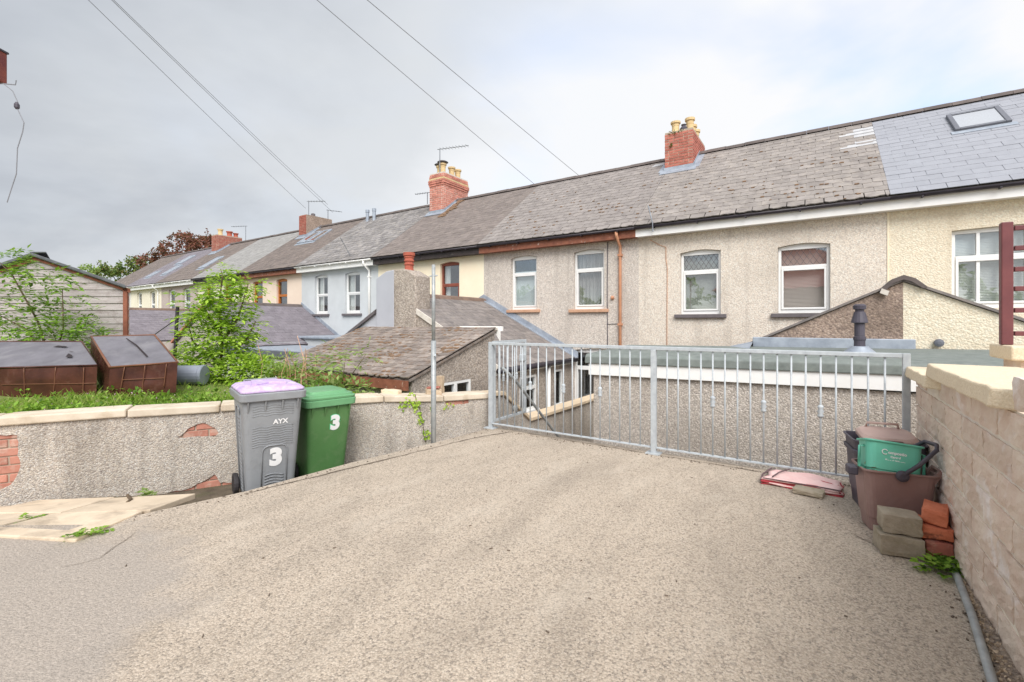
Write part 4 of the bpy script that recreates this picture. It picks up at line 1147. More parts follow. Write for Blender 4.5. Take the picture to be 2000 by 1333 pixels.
# 6. low flat roofs in the gap
E6 = thing("flat_roof_shed", "low flat-roofed store with pale roof and dark fascia below the grey slates", "outbuilding", (-11.6, 7.5, -2.05))
MB().box(-15.0, -9.0, 6.65, 8.45, -2.1, .52).build("wall", "paint_white", E6)
MB().box(-15.1, -8.95, 6.58, 8.5, .64, .68).build("roof_felt", "lead", E6)
MB().box(-15.1, -8.95, 6.55, 6.60, .50, .66).build("fascia", "dark_grey_panel", E6)
MB().box(-11.0, -10.94, 6.5, 6.56, -.5, .66).build("corner_post", "black_plastic", E6)
for k in range(8): MB().box(-10.9 + .24*k, -10.67 + .24*k, 6.60, 6.64, -.6, .5).build("cladding_board", "dark_grey_panel", E6)
E7 = thing("bay_roof", "small lead-topped flat roof against the pale grey house wall", "outbuilding", (-13.8, 9.6, -2.05))
MB().box(-14.6, -12.3, 8.9, FY - .01, -2.1, .88).build("wall", "paint_grey", E7)
MB().box(-14.7, -12.2, 8.8, FY - .005, .88, .96).build("roof_lead", "lead", E7, bevel=.02)
# 7. farther extension
X8 = PW[7]
E8 = thing("rear_extension", "farther slate extension roof between the shed and the sapling", "extension", (X8, 8.6, -2.05), "rear extensions of the terrace")
ze8 = ext_roof(E8, X8, 2.6, 7.0, FY - .002, 2.0, ("slate_purple", "slate_purple"), g=.2, ridgemat="ridge_brown")
gable_wall(E8, X8, 2.6, 7.06, 2.0, "dash_ext", "dash_ext")
# ------------------------------------------------------------------ garden wall on the left (rendered, with bare brick patches)
def wpt(u, z, out=0.0): return WP0 + WD * u + WN * out + Vector((0, 0, z))
def cap_z(u): return 0.435 + (0.517 - 0.435) * sstep(0, 1.9, u) + 0.055 * sstep(1.4, 4.8, u)
GW = thing("garden_wall", "low pebbledashed garden wall with pale caps and broken render", "wall", wpt(2.5, -0.3))
UMAX = 8.6
g = MB()
us = [0, .7, 1.6, 2.4, 3.2, 4.2, 5.2, UMAX]
lo = -0.62
P = [wpt(u, lo, -.016) for u in us] + [wpt(u, cap_z(u) - .075, -.016) for u in reversed(us)]
g.prism(P, -WN * .2); g.build("brick_core", "mortar", GW, fix=True)
tri = [(3.41, .243), (3.35, .29), (3.292, .338), (3.24, .36), (3.206, .366), (3.15, .34), (3.096, .305), (3.065, .249), (3.096, .215), (3.15, .225), (3.206, .228), (3.3, .235)]
left = [(4.9, .43), (4.66, .415), (4.552, .402), (4.55, .30), (4.542, .198), (4.535, .12), (4.549, .065), (4.6, -.03), (4.7, -.09), (4.9, -.13)]
bot = [(3.32, -.28), (3.249, -.244), (3.16, -.21), (3.096, -.172), (3.075, -.21), (3.05, -.27), (2.9, -.285), (2.80, -.29), (2.70, -.36), (2.9, -.45), (3.5, -.45), (3.8, -.40), (3.78, -.315), (3.55, -.30)]
two = [(.59, .35), (.588, .378), (.44, .376), (.41, .36), (.39, .372), (.262, .368), (.262, .32), (.33, .313), (.40, .325), (.45, .313), (.575, .32)]
small = [(1.22, .405), (1.21, .425), (1.02, .42), (1.03, .40)]
def rag(loop, a=.008):
    out_ = []
    for (p, q) in zip(loop, loop[1:] + loop[:1]):
        out_.append(p)
        n = max(1, int(sqrt((p[0]-q[0])**2 + (p[1]-q[1])**2) / .03))
        for i in range(1, n): out_.append((p[0] + (q[0]-p[0])*i/n + random.uniform(-a, a), p[1] + (q[1]-p[1])*i/n + random.uniform(-a, a)))
    return out_
mb = MB()
outer = [(u, lo) for u in us] + [(u, cap_z(u) - .03) for u in reversed(us)]
holes_face(mb, outer, [rag(h) for h in (tri, left, bot, two, small)], lambda u, z: tuple(wpt(u, z, 0.006)), None)
skin = mb.build("render_skin", "dash_garden", GW)
# make the sheet face outwards and give it thickness
bm = bmesh.new(); bm.from_mesh(skin.data)
if bm.faces[:] and sum((f.normal.dot(WN) for f in bm.faces)) < 0: bmesh.ops.reverse_faces(bm, faces=bm.faces[:])
bm.to_mesh(skin.data); bm.free()
so = skin.modifiers.new("thick", 'SOLIDIFY'); so.thickness = .02; so.offset = -1
# bare bricks in the broken places
def in_box(u, z):
    for (u0, u1, z0, z1) in ((3.0, 3.45, .18, .40), (4.48, 5.0, -.2, .46), (2.6, 3.9, -.52, -.12), (.2, .65, .28, .42), (1.0, 1.25, .38, .44)):
        if u0 < u < u1 and z0 < z < z1: return True
for r in range(14):
    z = -.50 + r * .0755
    u = -.11 if r % 2 else 0.0
    while u < UMAX:
        if in_box(u + .11, z) or in_box(u, z) or in_box(u + .22, z):
            M = frame(wpt(u + .11, z, -.056), WD, -WN)
            link("brick", brick_mesh(.212, .066, .1, random.randrange(2)), "brick_garden", GW, M)
        u += .225
# cap stones
ucap = [-.02, .62, 1.38, 2.1, 2.75, 3.05, 3.80, 4.7, 5.6, 6.6, 7.6, UMAX]
for a_, b_ in zip(ucap, ucap[1:]):
    t = .075
    z0, z1 = cap_z(a_) + random.uniform(-.006, .006), cap_z(b_) + random.uniform(-.006, .006)
    Q = [wpt(b_ - .005, z1 - t, .035), wpt(a_ + .005, z0 - t, .035), wpt(a_ + .005, z0 - t, -.26), wpt(b_ - .005, z1 - t, -.26)]
    MB().hexa(Q + [q + Vector((0, 0, t)) for q in Q]).build("cap_stone", "cap", GW, bevel=.012, fix=True)

# stair parapet beyond the railing, steps
PP = thing("stair_parapet", "low rendered wall with buff cap stepping down behind the railing", "wall", (-4.1, 7.0, -2.05))
prof = [(5.05, -2.1), (FY - .02, -2.1), (FY - .02, -.27), (6.55, -.25), (5.75, .27), (5.05, .33)]
mb = MB(); mb.prism([(-4.0, y, z) for y, z in prof], (-.2, 0, 0)); mb.build("wall", "dash_garden", PP, fix=True)
for (ya, za), (yb, zb) in zip([(5.05, .34), (5.75, .29), (6.54, -.24), (7.5, -.25), (8.7, -.26)], [(5.74, .29), (6.53, -.24), (7.49, -.25), (8.69, -.26), (FY - .03, -.26)]):
    MB().hexa([(-4.24, ya, za), (-3.96, ya, za), (-3.96, yb, zb), (-4.24, yb, zb), (-4.24, ya, za+.06), (-3.96, ya, za+.06), (-3.96, yb, zb+.06), (-4.24, yb, zb+.06)]).build("cap_stone", "cap_buff", PP, bevel=.008)
MB().tube([(-3.993, 7.05, -.27), (-3.993, 7.12, -.5), (-3.993, 7.1, -.7), (-3.993, 7.2, -1.0)], .007, 5).build("crack", "crack", PP)
st = thing("stairs", "concrete steps going down beyond the railing", "stairs", (-3.4, 6.2, -2.05))
for k in range(9):
    MB().box(-3.99, -2.9, 4.98 + .27 * k, 4.98 + .27 * (k + 1) + (.0 if k < 8 else 3), -2.1, -.2 * (k + 1)).build("step", "slab_old", st)

# ------------------------------------------------------------------ block wall on the right
BW = thing("block_wall", "buff concrete block wall with stepped stone copings beside the slab", "wall", (.77, 2.5, 0))
XW = .645
MB().box(XW + .010, .88, 4.10, 4.86, 0, .955).build("wall_core", "block_white", BW)
MB().box(XW + .010, .88, -1.0, 4.098, 0, 1.03).build("wall_core", "block_white", BW)
MB().box(XW + .010, .88, -1.0, 2.30, 1.03, 1.2).build("wall_core", "block_white", BW)
hc = .146; bl = .40
blk = {}
def block_mesh(l, h, seed):
    k = (round(l, 3), round(h, 3), seed)
    if k in blk: return blk[k]
    rn = random.Random(seed + int(l * 1000)); bm = bmesh.new()
    bmesh.ops.create_grid(bm, x_segments=10, y_segments=5, size=.5)
    for v in bm.verts:
        e = .004 if (abs(v.co.x) > .49 or abs(v.co.y) > .49) else 0
        v.co = Vector((v.co.x * l + rn.uniform(-1, 1) * .003, v.co.y * h + rn.uniform(-1, 1) * .003, .012 - e + rn.uniform(-1, 1) * .0045))
    r = bmesh.ops.extrude_edge_only(bm, edges=[e for e in bm.edges if e.is_boundary])
    for v in [x for x in r["geom"] if isinstance(x, bmesh.types.BMVert)]: v.co.z = -.004
    me = bpy.data.meshes.new("block"); bm.to_mesh(me); bm.free(); blk[k] = me; return me
for r in range(8):
    z = .008 + hc * r
    top_ = .955 if True else 0
    y = 4.86 + (bl / 2 if r % 2 else 0)
    while y > -1.0:
        y1_, y0_ = min(y, 4.86), max(y - bl, -1.0)
        lim_ = .955 if y0_ >= 4.09 else (1.03 if y0_ > 2.3 else 1.2)
        if y1_ > 4.1 > y0_ and z + hc > .955 + .002: y1_ = 4.098; lim_ = 1.03
        h = min(hc, lim_ - z)
        if y1_ - y0_ > .05 and h > .04:
            M = frame((XW + .010 + random.uniform(-.002, .003), (y0_ + y1_)/2, z + h/2), (0, -1, 0), (0, 0, 1))
            link("block", block_mesh(y1_ - y0_ - .018, h - .018, random.randrange(3)), "block", BW, M)
        y -= bl
def coping(y0, y1, z, t, xo, xi, cham=.07):
    pts = [(xo, y1), (xo, y0), (xo + .07, y0 - cham), (xi, y0 - cham * .3), (xi, y1)]
    n = 14; ring = []
    # rough-hewn front edge
    edge = [(xo + random.uniform(-.008, .008), y1 + (y0 - y1) * i / n) for i in range(n + 1)]
    pl = edge + pts[2:]
    g = MB(); a = [Vector((x, y, z - t)) for x, y in pl]; b = [Vector((x + (.012 if i <= n else 0), y, z + random.uniform(-.003, .003))) for i, (x, y) in enumerate(pl)]
    k = len(pl)
    g.add(a + b, [tuple(range(k-1, -1, -1)), tuple(range(k, 2*k))] + [(i, (i+1) % k, k + (i+1) % k, k + i) for i in range(k)])
    return g.build("coping_stone", "coping", BW, fix=True, bevel=.01)
coping(4.02, 4.90, 1.03, .075, .575, .97)
coping(2.70, 4.10, 1.112, .082, .585, 1.03)
MB().box(.70, .95, 2.42, 2.655, 1.03, 1.075).build("coping_bed", "stone", BW, bevel=.02)
coping(.5, 2.28, 1.28, .08, .585, 1.03)
# pier with the maroon frame
PI = thing("stone_pier", "buff stone-topped pier carrying the maroon frame", "pier", (1.3, 4.45, .0))
MB().box(1.08, 2.6, 4.28, 4.62, 0, 1.14).build("pier_body", "block", PI)
MB().box(1.02, 2.7, 4.22, 4.68, 1.14, 1.235).build("coping_stone", "coping", PI, bevel=.012)
MG = thing("maroon_gate", "dark maroon painted metal gate frame with horizontal bars on the pier", "gate", (1.05, 4.44, 1.235))
MB().box(1.02, 1.078, 4.405, 4.465, 1.236, 2.06).build("post", "maroon", MG, bevel=.006)
for z in (2.015, 1.88, 1.74, 1.61, 1.465, 1.31): MB().box(1.086, 2.4, 4.42, 4.45, z - .014, z + .018).build("bar", "maroon", MG, bevel=.004)
MB().box(2.33, 2.4, 4.40, 4.47, 1.236, 2.06).build("post", "maroon", MG, bevel=.006)

# ------------------------------------------------------------------ galvanised railing
RL = thing("railing", "galvanised steel railing along the far edge of the slab", "railing", (-1.5, 4.9, 0))
YR = 4.9
def post(x, w, z1, name="post", base=True):
    o = MB().box(x - w/2, x + w/2, YR - w/2, YR + w/2, .0, z1).build(name, "galv", RL, bevel=.004)
    if base: MB().box(x - .075, x + .075, YR - .06, YR + .06, .0, .012).build("base_plate", "galv", o)
post(-3.60, .052, 1.135); post(-1.46, .054, 1.10); post(.59, .05, 1.135)
MB().box(-3.573, .565, YR - .022, YR + .022, 1.098, 1.135).build("top_rail", "galv", RL, bevel=.005)
for a_, b_ in ((-3.573, -1.488), (-1.432, .565)): MB().box(a_, b_, YR - .02, YR + .02, .060, .072).build("bottom_rail", "galv", RL)
barm = MB().lathe((0, 0, 0), [(.0078, 0), (.0078, 1.03)], 8).mesh("bar")
kn = MB().lathe((0, 0, 0), [(.009, 0), (.017, .008), (.02, .02), (.013, .032), (.022, .05), (.013, .068), (.02, .08), (.017, .092), (.009, .1)], 10).mesh("collar")
for p in kn.polygons: p.use_smooth = True
for p in barm.polygons: p.use_smooth = True
for s_, (a_, b_) in enumerate(((-3.573, -1.488), (-1.432, .565))):
    n = 17
    for i in range(1, n + 1):
        x = a_ + (b_ - a_) * i / (n + 1)
        link("bar", barm, "galv", RL, Matrix.Translation((x, YR, .07)))
        if i in (5, 9, 13): link("collar", kn, "galv", RL, Matrix.Translation((x, YR, .545)) @ Matrix.Diagonal((1.25, 1.25, 1.15, 1)))
SG = thing("side_gate", "narrow galvanised gate swung open behind the left end of the railing", "gate", (-3.6, 5.3, .05))
YG0, YG1, XG = 4.97, 5.74, -3.60
for y in (YG0, YG1): MB().box(XG - .018, XG + .018, y - .018, y + .018, .07, 1.145).build("stile", "galv", SG, bevel=.003)
MB().box(XG - .018, XG + .018, YG0 + .018, YG1 - .018, 1.11, 1.145).build("gate_rail", "galv", SG); MB().box(XG - .018, XG + .018, YG0 + .018, YG1 - .018, .07, .1).build("gate_rail", "galv", SG)
for i in range(1, 7):
    y = YG0 + (YG1 - YG0) * i / 7
    link("bar", barm, "galv", SG, Matrix.Translation((XG, y, .085)))
    if i in (2, 5): link("collar", kn, "galv", SG, Matrix.Translation((XG, y, .58)))
MB().ob((XG, YG1 - .06, .88), (.02, 0, 0), (0, .07, 0), (0, 0, .05)).build("lock_box", "galv", SG, bevel=.01)
MB().lathe((XG, YG1 - .3, .18), [(.035, 0), (.05, .02), (.05, .04), (.03, .05)], 10, (1, 0, 0)).build("wheel", "galv_old", SG)
HR = MB().tube([(-3.45, 4.75 + .2, .80), (-3.42, 5.2, .62), (-3.4, 6.3, -.31), (-3.4, 7.0, -.85)], .021, 8).build("handrail", "galv_old", None, smooth=True)
tag(HR, "sloping galvanised handrail tube of the steps behind the railing", "handrail")
CP = thing("clothes_post", "tall thin galvanised post in front of the garden wall", "post", (-3.72, 3.94, -.02))
MB().tube([(-3.72, 3.94, -.3), (-3.72, 3.94, 1.18)], .030, 12).build("socket_tube", "galv_old", CP, smooth=True)
MB().tube([(-3.72, 3.94, 1.17), (-3.72, 3.94, 2.06)], .021, 12).build("upper_tube", "galv_old", CP, smooth=True)
MB().tube([(-3.78, 3.94, 1.93), (-3.66, 3.94, 1.93)], .008, 6).build("cross_pin", "galv", CP); MB().tube([(-3.67, 3.92, 1.02), (-3.665, 3.90, 1.0)], .012, 6).build("bolt", "galv", CP)

# ------------------------------------------------------------------ wheelie bins
def bin_(name, label, loc, ang, w, d, h, body, lidm, style):
    T = thing(name, label, "bin", loc, "wheelie bins by the garden wall")
    M = Matrix.Translation(loc) @ Matrix.Rotation(ang, 4, 'Z')
    def put(mb, nm, mat, parent, **k):
        mb.v = [tuple(M @ Vector(v)) for v in mb.v]; return mb.build(nm, mat, parent, **k)
    def ring(k, z, grow=0.0, r=.05): # tapers towards the foot; front is -y
        ww = w * (.80 + .20 * k) + grow; dd = d * (.72 + .28 * k) + grow
        return rrect(ww, dd, r, z, 0, (d - dd + grow) * .35 - 0.0)
    b = MB(); zs = [.03, .06, .3, .6, .85, 1.0]
    b.loft([ring(z, z * h) for z in zs]); bo = put(b, "body", body, T, smooth=True, fix=True)
    rim = MB(); rim.loft([ring(1, h - .075, .012), ring(1, h - .07, .05), ring(1, h - .005, .06), ring(1, h, .04)]); put(rim, "rim", body if style == "grey" else lidm, T, fix=True, bevel=.006)
    # gussets under the rim
    yfront = min(p.y for p in ring(.93, 0))
    for x in (-w*.42, -w*.14, w*.14, w*.40):
        gu = MB(); gu.prism([(x - .006, yfront + .01, h - .17), (x - .006, yfront - .026, h - .076), (x - .006, yfront + .012, h - .076)], (.012, 0, 0))
        put(gu, "gusset", body, T, fix=True)
    # lid, domed, hinged at the back
    ld = MB()
    if style == "grey":
        ld.loft([ring(1, h + .002, .03, .06), ring(1, h + .02, .035, .06), ring(1, h + .045, -.02, .07), ring(1, h + .055, -.10, .08)])
        lo_ = put(ld, "lid", lidm, T, fix=True, bevel=.006)
        rg = MB()
        for x0_, x1_, y0_, y1_ in ((-w*.42, -w*.34, -d*.30, -d*.24), (w*.34, w*.42, -d*.30, -d*.24)): rg.lathe(((x0_+x1_)/2, (y0_+y1_)/2, h + .04), [(.03, 0), (.03, .015), (.02, .022)], 10)
        rg.prism([(-w*.25, -d*.28, h + .04), (0, -d*.12, h + .04), (w*.25, -d*.28, h + .04), (w*.3, -d*.2, h + .04), (w*.22, d*.3, h + .04), (-w*.22, d*.3, h + .04), (-w*.3, -d*.2, h + .04)], (0, 0, .03))
        put(rg, "lid_ridges", lidm, lo_, fix=True, bevel=.01)
        hd = MB(); hd.tube([(-w*.3, d*.44, h + .02), (-w*.3, d*.55, h + .05), (w*.3, d*.55, h + .05), (w*.3, d*.44, h + .02)], .014, 8)
    else:
        ld.loft([ring(1, h + .001, .05, .06), ring(1, h + .025, .06, .06), ring(1, h + .03, .02, .06), ring(1, h + .05, .01, .06), ring(1, h + .055, -.06, .06), ring(1, h + .08, -.09, .06)])
        lo_ = put(ld, "lid", lidm, T, fix=True, bevel=.005)
        hd = MB(); hd.tube([(-w*.3, d*.44, h - .02), (-w*.3, d*.55, h + .03), (w*.3, d*.55, h + .03), (w*.3, d*.44, h - .02)], .014, 8)
    put(hd, "handle", body, T, smooth=True)
    for sx in (-1, 1):
        wh = MB().lathe((sx * (w*.42 + .03), d*.30 + .02, .10), [(.06, -.022), (.095, -.02), (.1, -.01), (.1, .01), (.095, .02), (.06, .022)], 18, (1, 0, 0))
        wo_ = put(wh, "wheel", "rubber", T)
        hb = MB().lathe((sx * (w*.40 + .03), d*.30 + .02, .10), [(.045, -.026), (.05, .026), (.02, .028)], 12, (1, 0, 0)); put(hb, "hub", "charcoal", wo_)
    put(MB().tube([(-w*.42, d*.30 + .02, .1), (w*.42, d*.30 + .02, .1)], .012, 6), "axle", "galv_old", T)
    return T, M, yfront, ring, put, bo
def on_front(T, M, ring, text, size, x, z, h, mat, bold=.008, dy=-.004, name="number"):
    k = z / h
    ys = min(p.y for p in ring(k, 0)); y2 = min(p.y for p in ring(min(1, k + .1), 0)); dz = .1 * h
    tilt = atan2(ys - y2, dz)
    me = text_mesh(text, size, .0006, bold)
    F = M @ Matrix.Translation((x, ys + dy, z)) @ Matrix.Rotation(pi/2 + tilt, 4, 'X')
    return link(name, me, mat, T, F)
G1, M1, yf1, ring1, put1, body1 = bin_("wheelie_bin", "grey wheelie bin with faded lilac lid and white number 3", (-4.42, 2.385, -.265), radians(72), .50, .62, 1.02, "bin_grey", "bin_lilac", "grey")
on_front(G1, M1, ring1, "3", .215, .03, .40, 1.02, "white_print", .014)
on_front(G1, M1, ring1, "AYX", .062, .06, .74, 1.02, "white_print", .002, name="logo")
# moulded arch and ribs on the front and flank
g = MB()
def fpt(x, z, o=.004): return Vector((x, min(p.y for p in ring1(z / 1.02, 0)) - o, z))
ar = [(-.10, .05), (-.10, .46)] + [(-.10 + .05 * (1 - cos(t_)), .46 + .06 * sin(t_)) for t_ in (.5, 1.0, 1.57)] + [(.11 + -.05 * (1 - cos(t_)) + .0, .46 + .06 * sin(t_)) for t_ in (1.57, 1.0, .5)] + [(.11, .46), (.11, .05)]
g.tube([fpt(x + .015, z) for x, z in ar], .006, 6); put1(g, "moulding", "bin_grey", body1, smooth=True)
g = MB()
for k in range(7): g.tube([fpt(x, .07 + .028 * k + .012 * cos(x * 26)) for x in [-.06 + .02 * i for i in range(9)]], .005, 5)
put1(g, "moulding", "bin_grey", body1, smooth=True)
g = MB()
for k in range(18):
    z = .52 + .022 * k
    if .70 < z < .785: continue
    g.tube([fpt(x, z + .010 * (abs(((x * 9) % 1) - .5) * 2), .001) for x in [-.17 + .02 * i for i in range(18)]], .003, 5)
put1(g, "moulding", "bin_grey", body1, smooth=True)
g = MB()
def spt(y, z, o=.003): return Vector((min(p.x for p in ring1(z / 1.02, 0)) - o, y, z))
sa = [(-.12, .05), (-.12, .80), (-.09, .86), (0, .88), (.09, .86), (.12, .80), (.12, .05)]
g.tube([spt(y + .02, z) for y, z in sa], .007, 6)
for k in range(20):
    z = .08 + .036 * k
    g.tube([spt(.02 + -.09 + .03 * i, z + (.012 if i % 2 else 0), .0) for i in range(7)], .005, 5)
put1(g, "moulding", "bin_grey", body1, smooth=True)
G2, M2, yf2, ring2, put2, body2 = bin_("wheelie_bin", "plain green wheelie bin with number 3 near its rim", (-4.44, 2.98, -.30), radians(78), .47, .52, .90, "bin_green", "bin_green_lid", "green")
on_front(G2, M2, ring2, "3", .20, .05, .64, .90, "white_print", .012)
on_front(G2, M2, ring2, "3", .20, .05, .64, .90, "mint_print", .018, dy=-.002, name="number_outline")

# ------------------------------------------------------------------ food caddies and bricks by the block wall
def loft_obj(name, mat, T, M, rings, **k):
    mb = MB(); mb.loft(rings, caps=k.pop("caps", True)); mb.v = [tuple(M @ Vector(v)) for v in mb.v]
    return mb.build(name, mat, T, **k)
def mput(mb, M, name, mat, T, **k):
    mb.v = [tuple(M @ Vector(v)) for v in mb.v]; return mb.build(name, mat, T, **k)
def open_tub(T, M, w, d, h, mat, tap=.82, r=.05, wall=.006, name="body"):
    def R(k, z, gr=0): return rrect(w * (tap + (1-tap) * k) + gr, d * (tap + (1-tap) * k) + gr, r, z)
    return loft_obj(name, mat, T, M, [R(0, 0), R(.22, h*.22), R(.225, h*.225, .012), R(1, h), R(1, h, .024), R(1, h + .012, .024), R(1, h + .012, -.004), R(.98, h*.9, -2*wall), R(.1, .02, -2*wall)], smooth=False, fix=False, bevel=.004)
BC = thing("food_caddy", "brown lidless food caddy with dark handle holding the green caddy", "caddy", (.30, 3.92, .0))
Mb = Matrix.Translation((.412, 4.0, .004)) @ Matrix.Rotation(radians(12), 4, 'Z')
open_tub(BC, Mb, .385, .28, .40, "caddy_brown", .80)
mput(MB().tube([(.21 * cos(t_) * 0 + .0, -.165, .40) if False else (0.0, -.158, .40), (.08, -.158, .47), (.185, -.13, .575), (.205, -.07, .595), (.195, .06, .585), (.08, .155, .47), (0, .155, .40)], .013, 8), Mb, "handle", "charcoal", BC, smooth=True)
for sy in (-1, 1): mput(MB().lathe((0, sy * .150, .395), [(.036, 0), (.036, .012), (.02, .02)], 14, (0, sy, 0)), Mb, "hinge_boss", "charcoal", BC)
mput(MB().ob((-.235, -.02, .375), (.03, 0, 0), (0, .04, 0), (0, 0, .03)), Mb, "catch", "charcoal", BC, bevel=.01)
# hinge lug on the wall side
lg = MB(); lg.prism([(.17, -.12, .39), (.205, -.12, .45), (.222, -.12, .42), (.18, -.12, .35)], (0, .02, 0)); lg.prism([(.17, -.02, .39), (.205, -.02, .45), (.222, -.02, .42), (.18, -.02, .35)], (0, .02, 0)); lg.prism([(.197, -.10, .44), (.205, -.10, .45), (.222, -.10, .42), (.214, -.10, .41)], (0, .08, 0))
mput(lg, Mb, "hinge_lug", "caddy_brown", BC, fix=True)
GC = thing("food_caddy", "small mint green food caddy lying inside the brown one", "caddy", (.30, 3.95, .36))
Mg = Matrix.Translation((.385, 3.95, .345)) @ Matrix.Rotation(radians(14), 4, 'Z') @ Matrix.Rotation(radians(6), 4, 'Y') @ Matrix.Rotation(radians(-14), 4, 'X')
open_tub(GC, Mg, .305, .19, .225, "caddy_green", .90, .045)
for sx in (-1, 1): mput(MB().tube([(sx * .148, -.03, .19), (sx * .178, -.03, .185), (sx * .178, -.03, .05), (sx * .148, -.03, .04)], .009, 6), Mg, "handle", "caddy_green", GC, smooth=True)
for txt, sz, x, z in (("ompostio", .026, .03, .165), ("Cartref", .018, .02, .138), ("Food Waste", .022, .02, .113), ("No Plastic Bags", .023, .02, .086)):
    yf = -.095 * (.90 + .10 * z / .225)
    me = text_mesh(txt, sz, .0003, .0008)
    link("lettering", me, "white_print", GC, Mg @ Matrix.Translation((x - .02, yf - .0035, z)) @ Matrix.Rotation(pi/2 + atan2(.01, .225), 4, 'X'))
mput(MB().tube([(-.058 + .016 * cos(t_ * .6), -.0975, .166 + .016 * sin(t_ * .6)) for t_ in range(1, 10)], .003, 5), Mg, "swirl", "white_print", GC)
LF = MB()
for k in range(7): leaf(LF, Vector((.26 + .010 * k, 3.90 + random.gauss(0, .01), .412)), rvec() + Vector((.6, -.3, .5)), Vector((0, 0, 1)), .07, .035)
tag(LF.build("dead_leaves", MT["timber_orange"]), "dry orange leaves caught in the brown caddy", kind="stuff")
DB = thing("recycling_box", "charcoal recycling tub behind the brown caddy", "tub", (.33, 4.38, 0))
Md = Matrix.Translation((.405, 4.45, .004)) @ Matrix.Rotation(radians(10), 4, 'Z')
open_tub(DB, Md, .43, .35, .50, "charcoal", .82, .06)
loft_obj("band", "charcoal", DB, Md, [rrect(.41, .335, .06, .40), rrect(.445, .37, .06, .405), rrect(.45, .375, .06, .43), rrect(.43, .35, .06, .435)], caps=False)
LD = thing("caddy_lid", "faded brown caddy lid resting on the charcoal tub", "lid", (.33, 4.34, .51))
Ml = Matrix.Translation((.415, 4.41, .518)) @ Matrix.Rotation(radians(10), 4, 'Z') @ Matrix.Rotation(radians(8), 4, 'X')
loft_obj("lid_plate", "caddy_lid", LD, Ml, [rrect(.33, .27, .08, 0), rrect(.345, .285, .08, .005), rrect(.345, .285, .08, .03), rrect(.31, .25, .08, .05), rrect(.25, .18, .07, .055)], bevel=.004)
mput(MB().tube([(-.10, .10, .05), (-.095, .10, .085), (.095, .10, .085), (.10, .10, .05)], .010, 6), Ml, "handle", "caddy_lid", LD, smooth=True)
mput(MB().prism([(-.09, -.15, .0), (-.05, -.153, .045), (.05, -.153, .045), (.09, -.15, .0)], (0, -.012, 0)), Ml, "catch", "caddy_brown", LD, fix=True)

def loose_brick(name, label, cat, c, ang, l, d, h, mat, group=None, tilt=0.0, seed=0):
    bm = bmesh.new(); bmesh.ops.create_cube(bm, size=1); bmesh.ops.subdivide_edges(bm, edges=bm.edges[:], cuts=3, use_grid_fill=True)
    rn = random.Random(seed)
    for v in bm.verts:
        on_edge = sum(abs(abs(q) - .5) < 1e-4 for q in v.co)
        co = Vector((v.co.x * l, v.co.y * d, v.co.z * h))
        if on_edge >= 2: co -= Vector((math.copysign(.004, co.x), math.copysign(.004, co.y), math.copysign(.004, co.z))) * rn.uniform(.5, 1.6)
        v.co = co + Vector((rn.uniform(-1, 1), rn.uniform(-1, 1), rn.uniform(-1, 1))) * .0034
    me = bpy.data.meshes.new(name); bm.to_mesh(me); bm.free()
    M = Matrix.Translation((c[0], c[1], c[2] + h/2)) @ Matrix.Rotation(ang, 4, 'Z') @ Matrix.Rotation(tilt, 4, 'Y')
    o = link(name, me, mat, None, M); b = o.modifiers.new("bevel", 'BEVEL'); b.width = .004; b.segments = 2; b.limit_method = 'ANGLE'
    return tag(o, label, cat, group)
GB = "loose bricks and blocks by the caddies"
loose_brick("paving_block", "mossy grey paving block at the bottom of its pair by the caddies", "block", (.395, 3.60, .001), radians(8), .215, .165, .122, "block_grey", GB, seed=1)
loose_brick("paving_block", "pale-topped grey block on top of the mossy one", "block", (.402, 3.615, .125), radians(6), .195, .15, .118, "block_grey", GB, seed=2)
loose_brick("brick", "dull pinkish red brick at the bottom of the orange stack", "brick", (.568, 3.665, .001), radians(6), .135, .20, .118, "brick_dull", GB, seed=3)
loose_brick("brick", "orange brick in the middle of the stack by the wall", "brick", (.565, 3.685, .121), radians(4), .145, .215, .078, "brick_orange", GB, seed=4)
loose_brick("brick", "topmost orange brick leaning askew on the stack", "brick", (.578, 3.70, .202), radians(-10), .118, .215, .088, "brick_orange", GB, tilt=radians(4), seed=5)
loose_brick("paving_brick", "thin grey block paver under the folded pink cloth", "paver", (-.07, 4.42, .001), radians(-8), .21, .14, .048, "block_grey", None, seed=6)

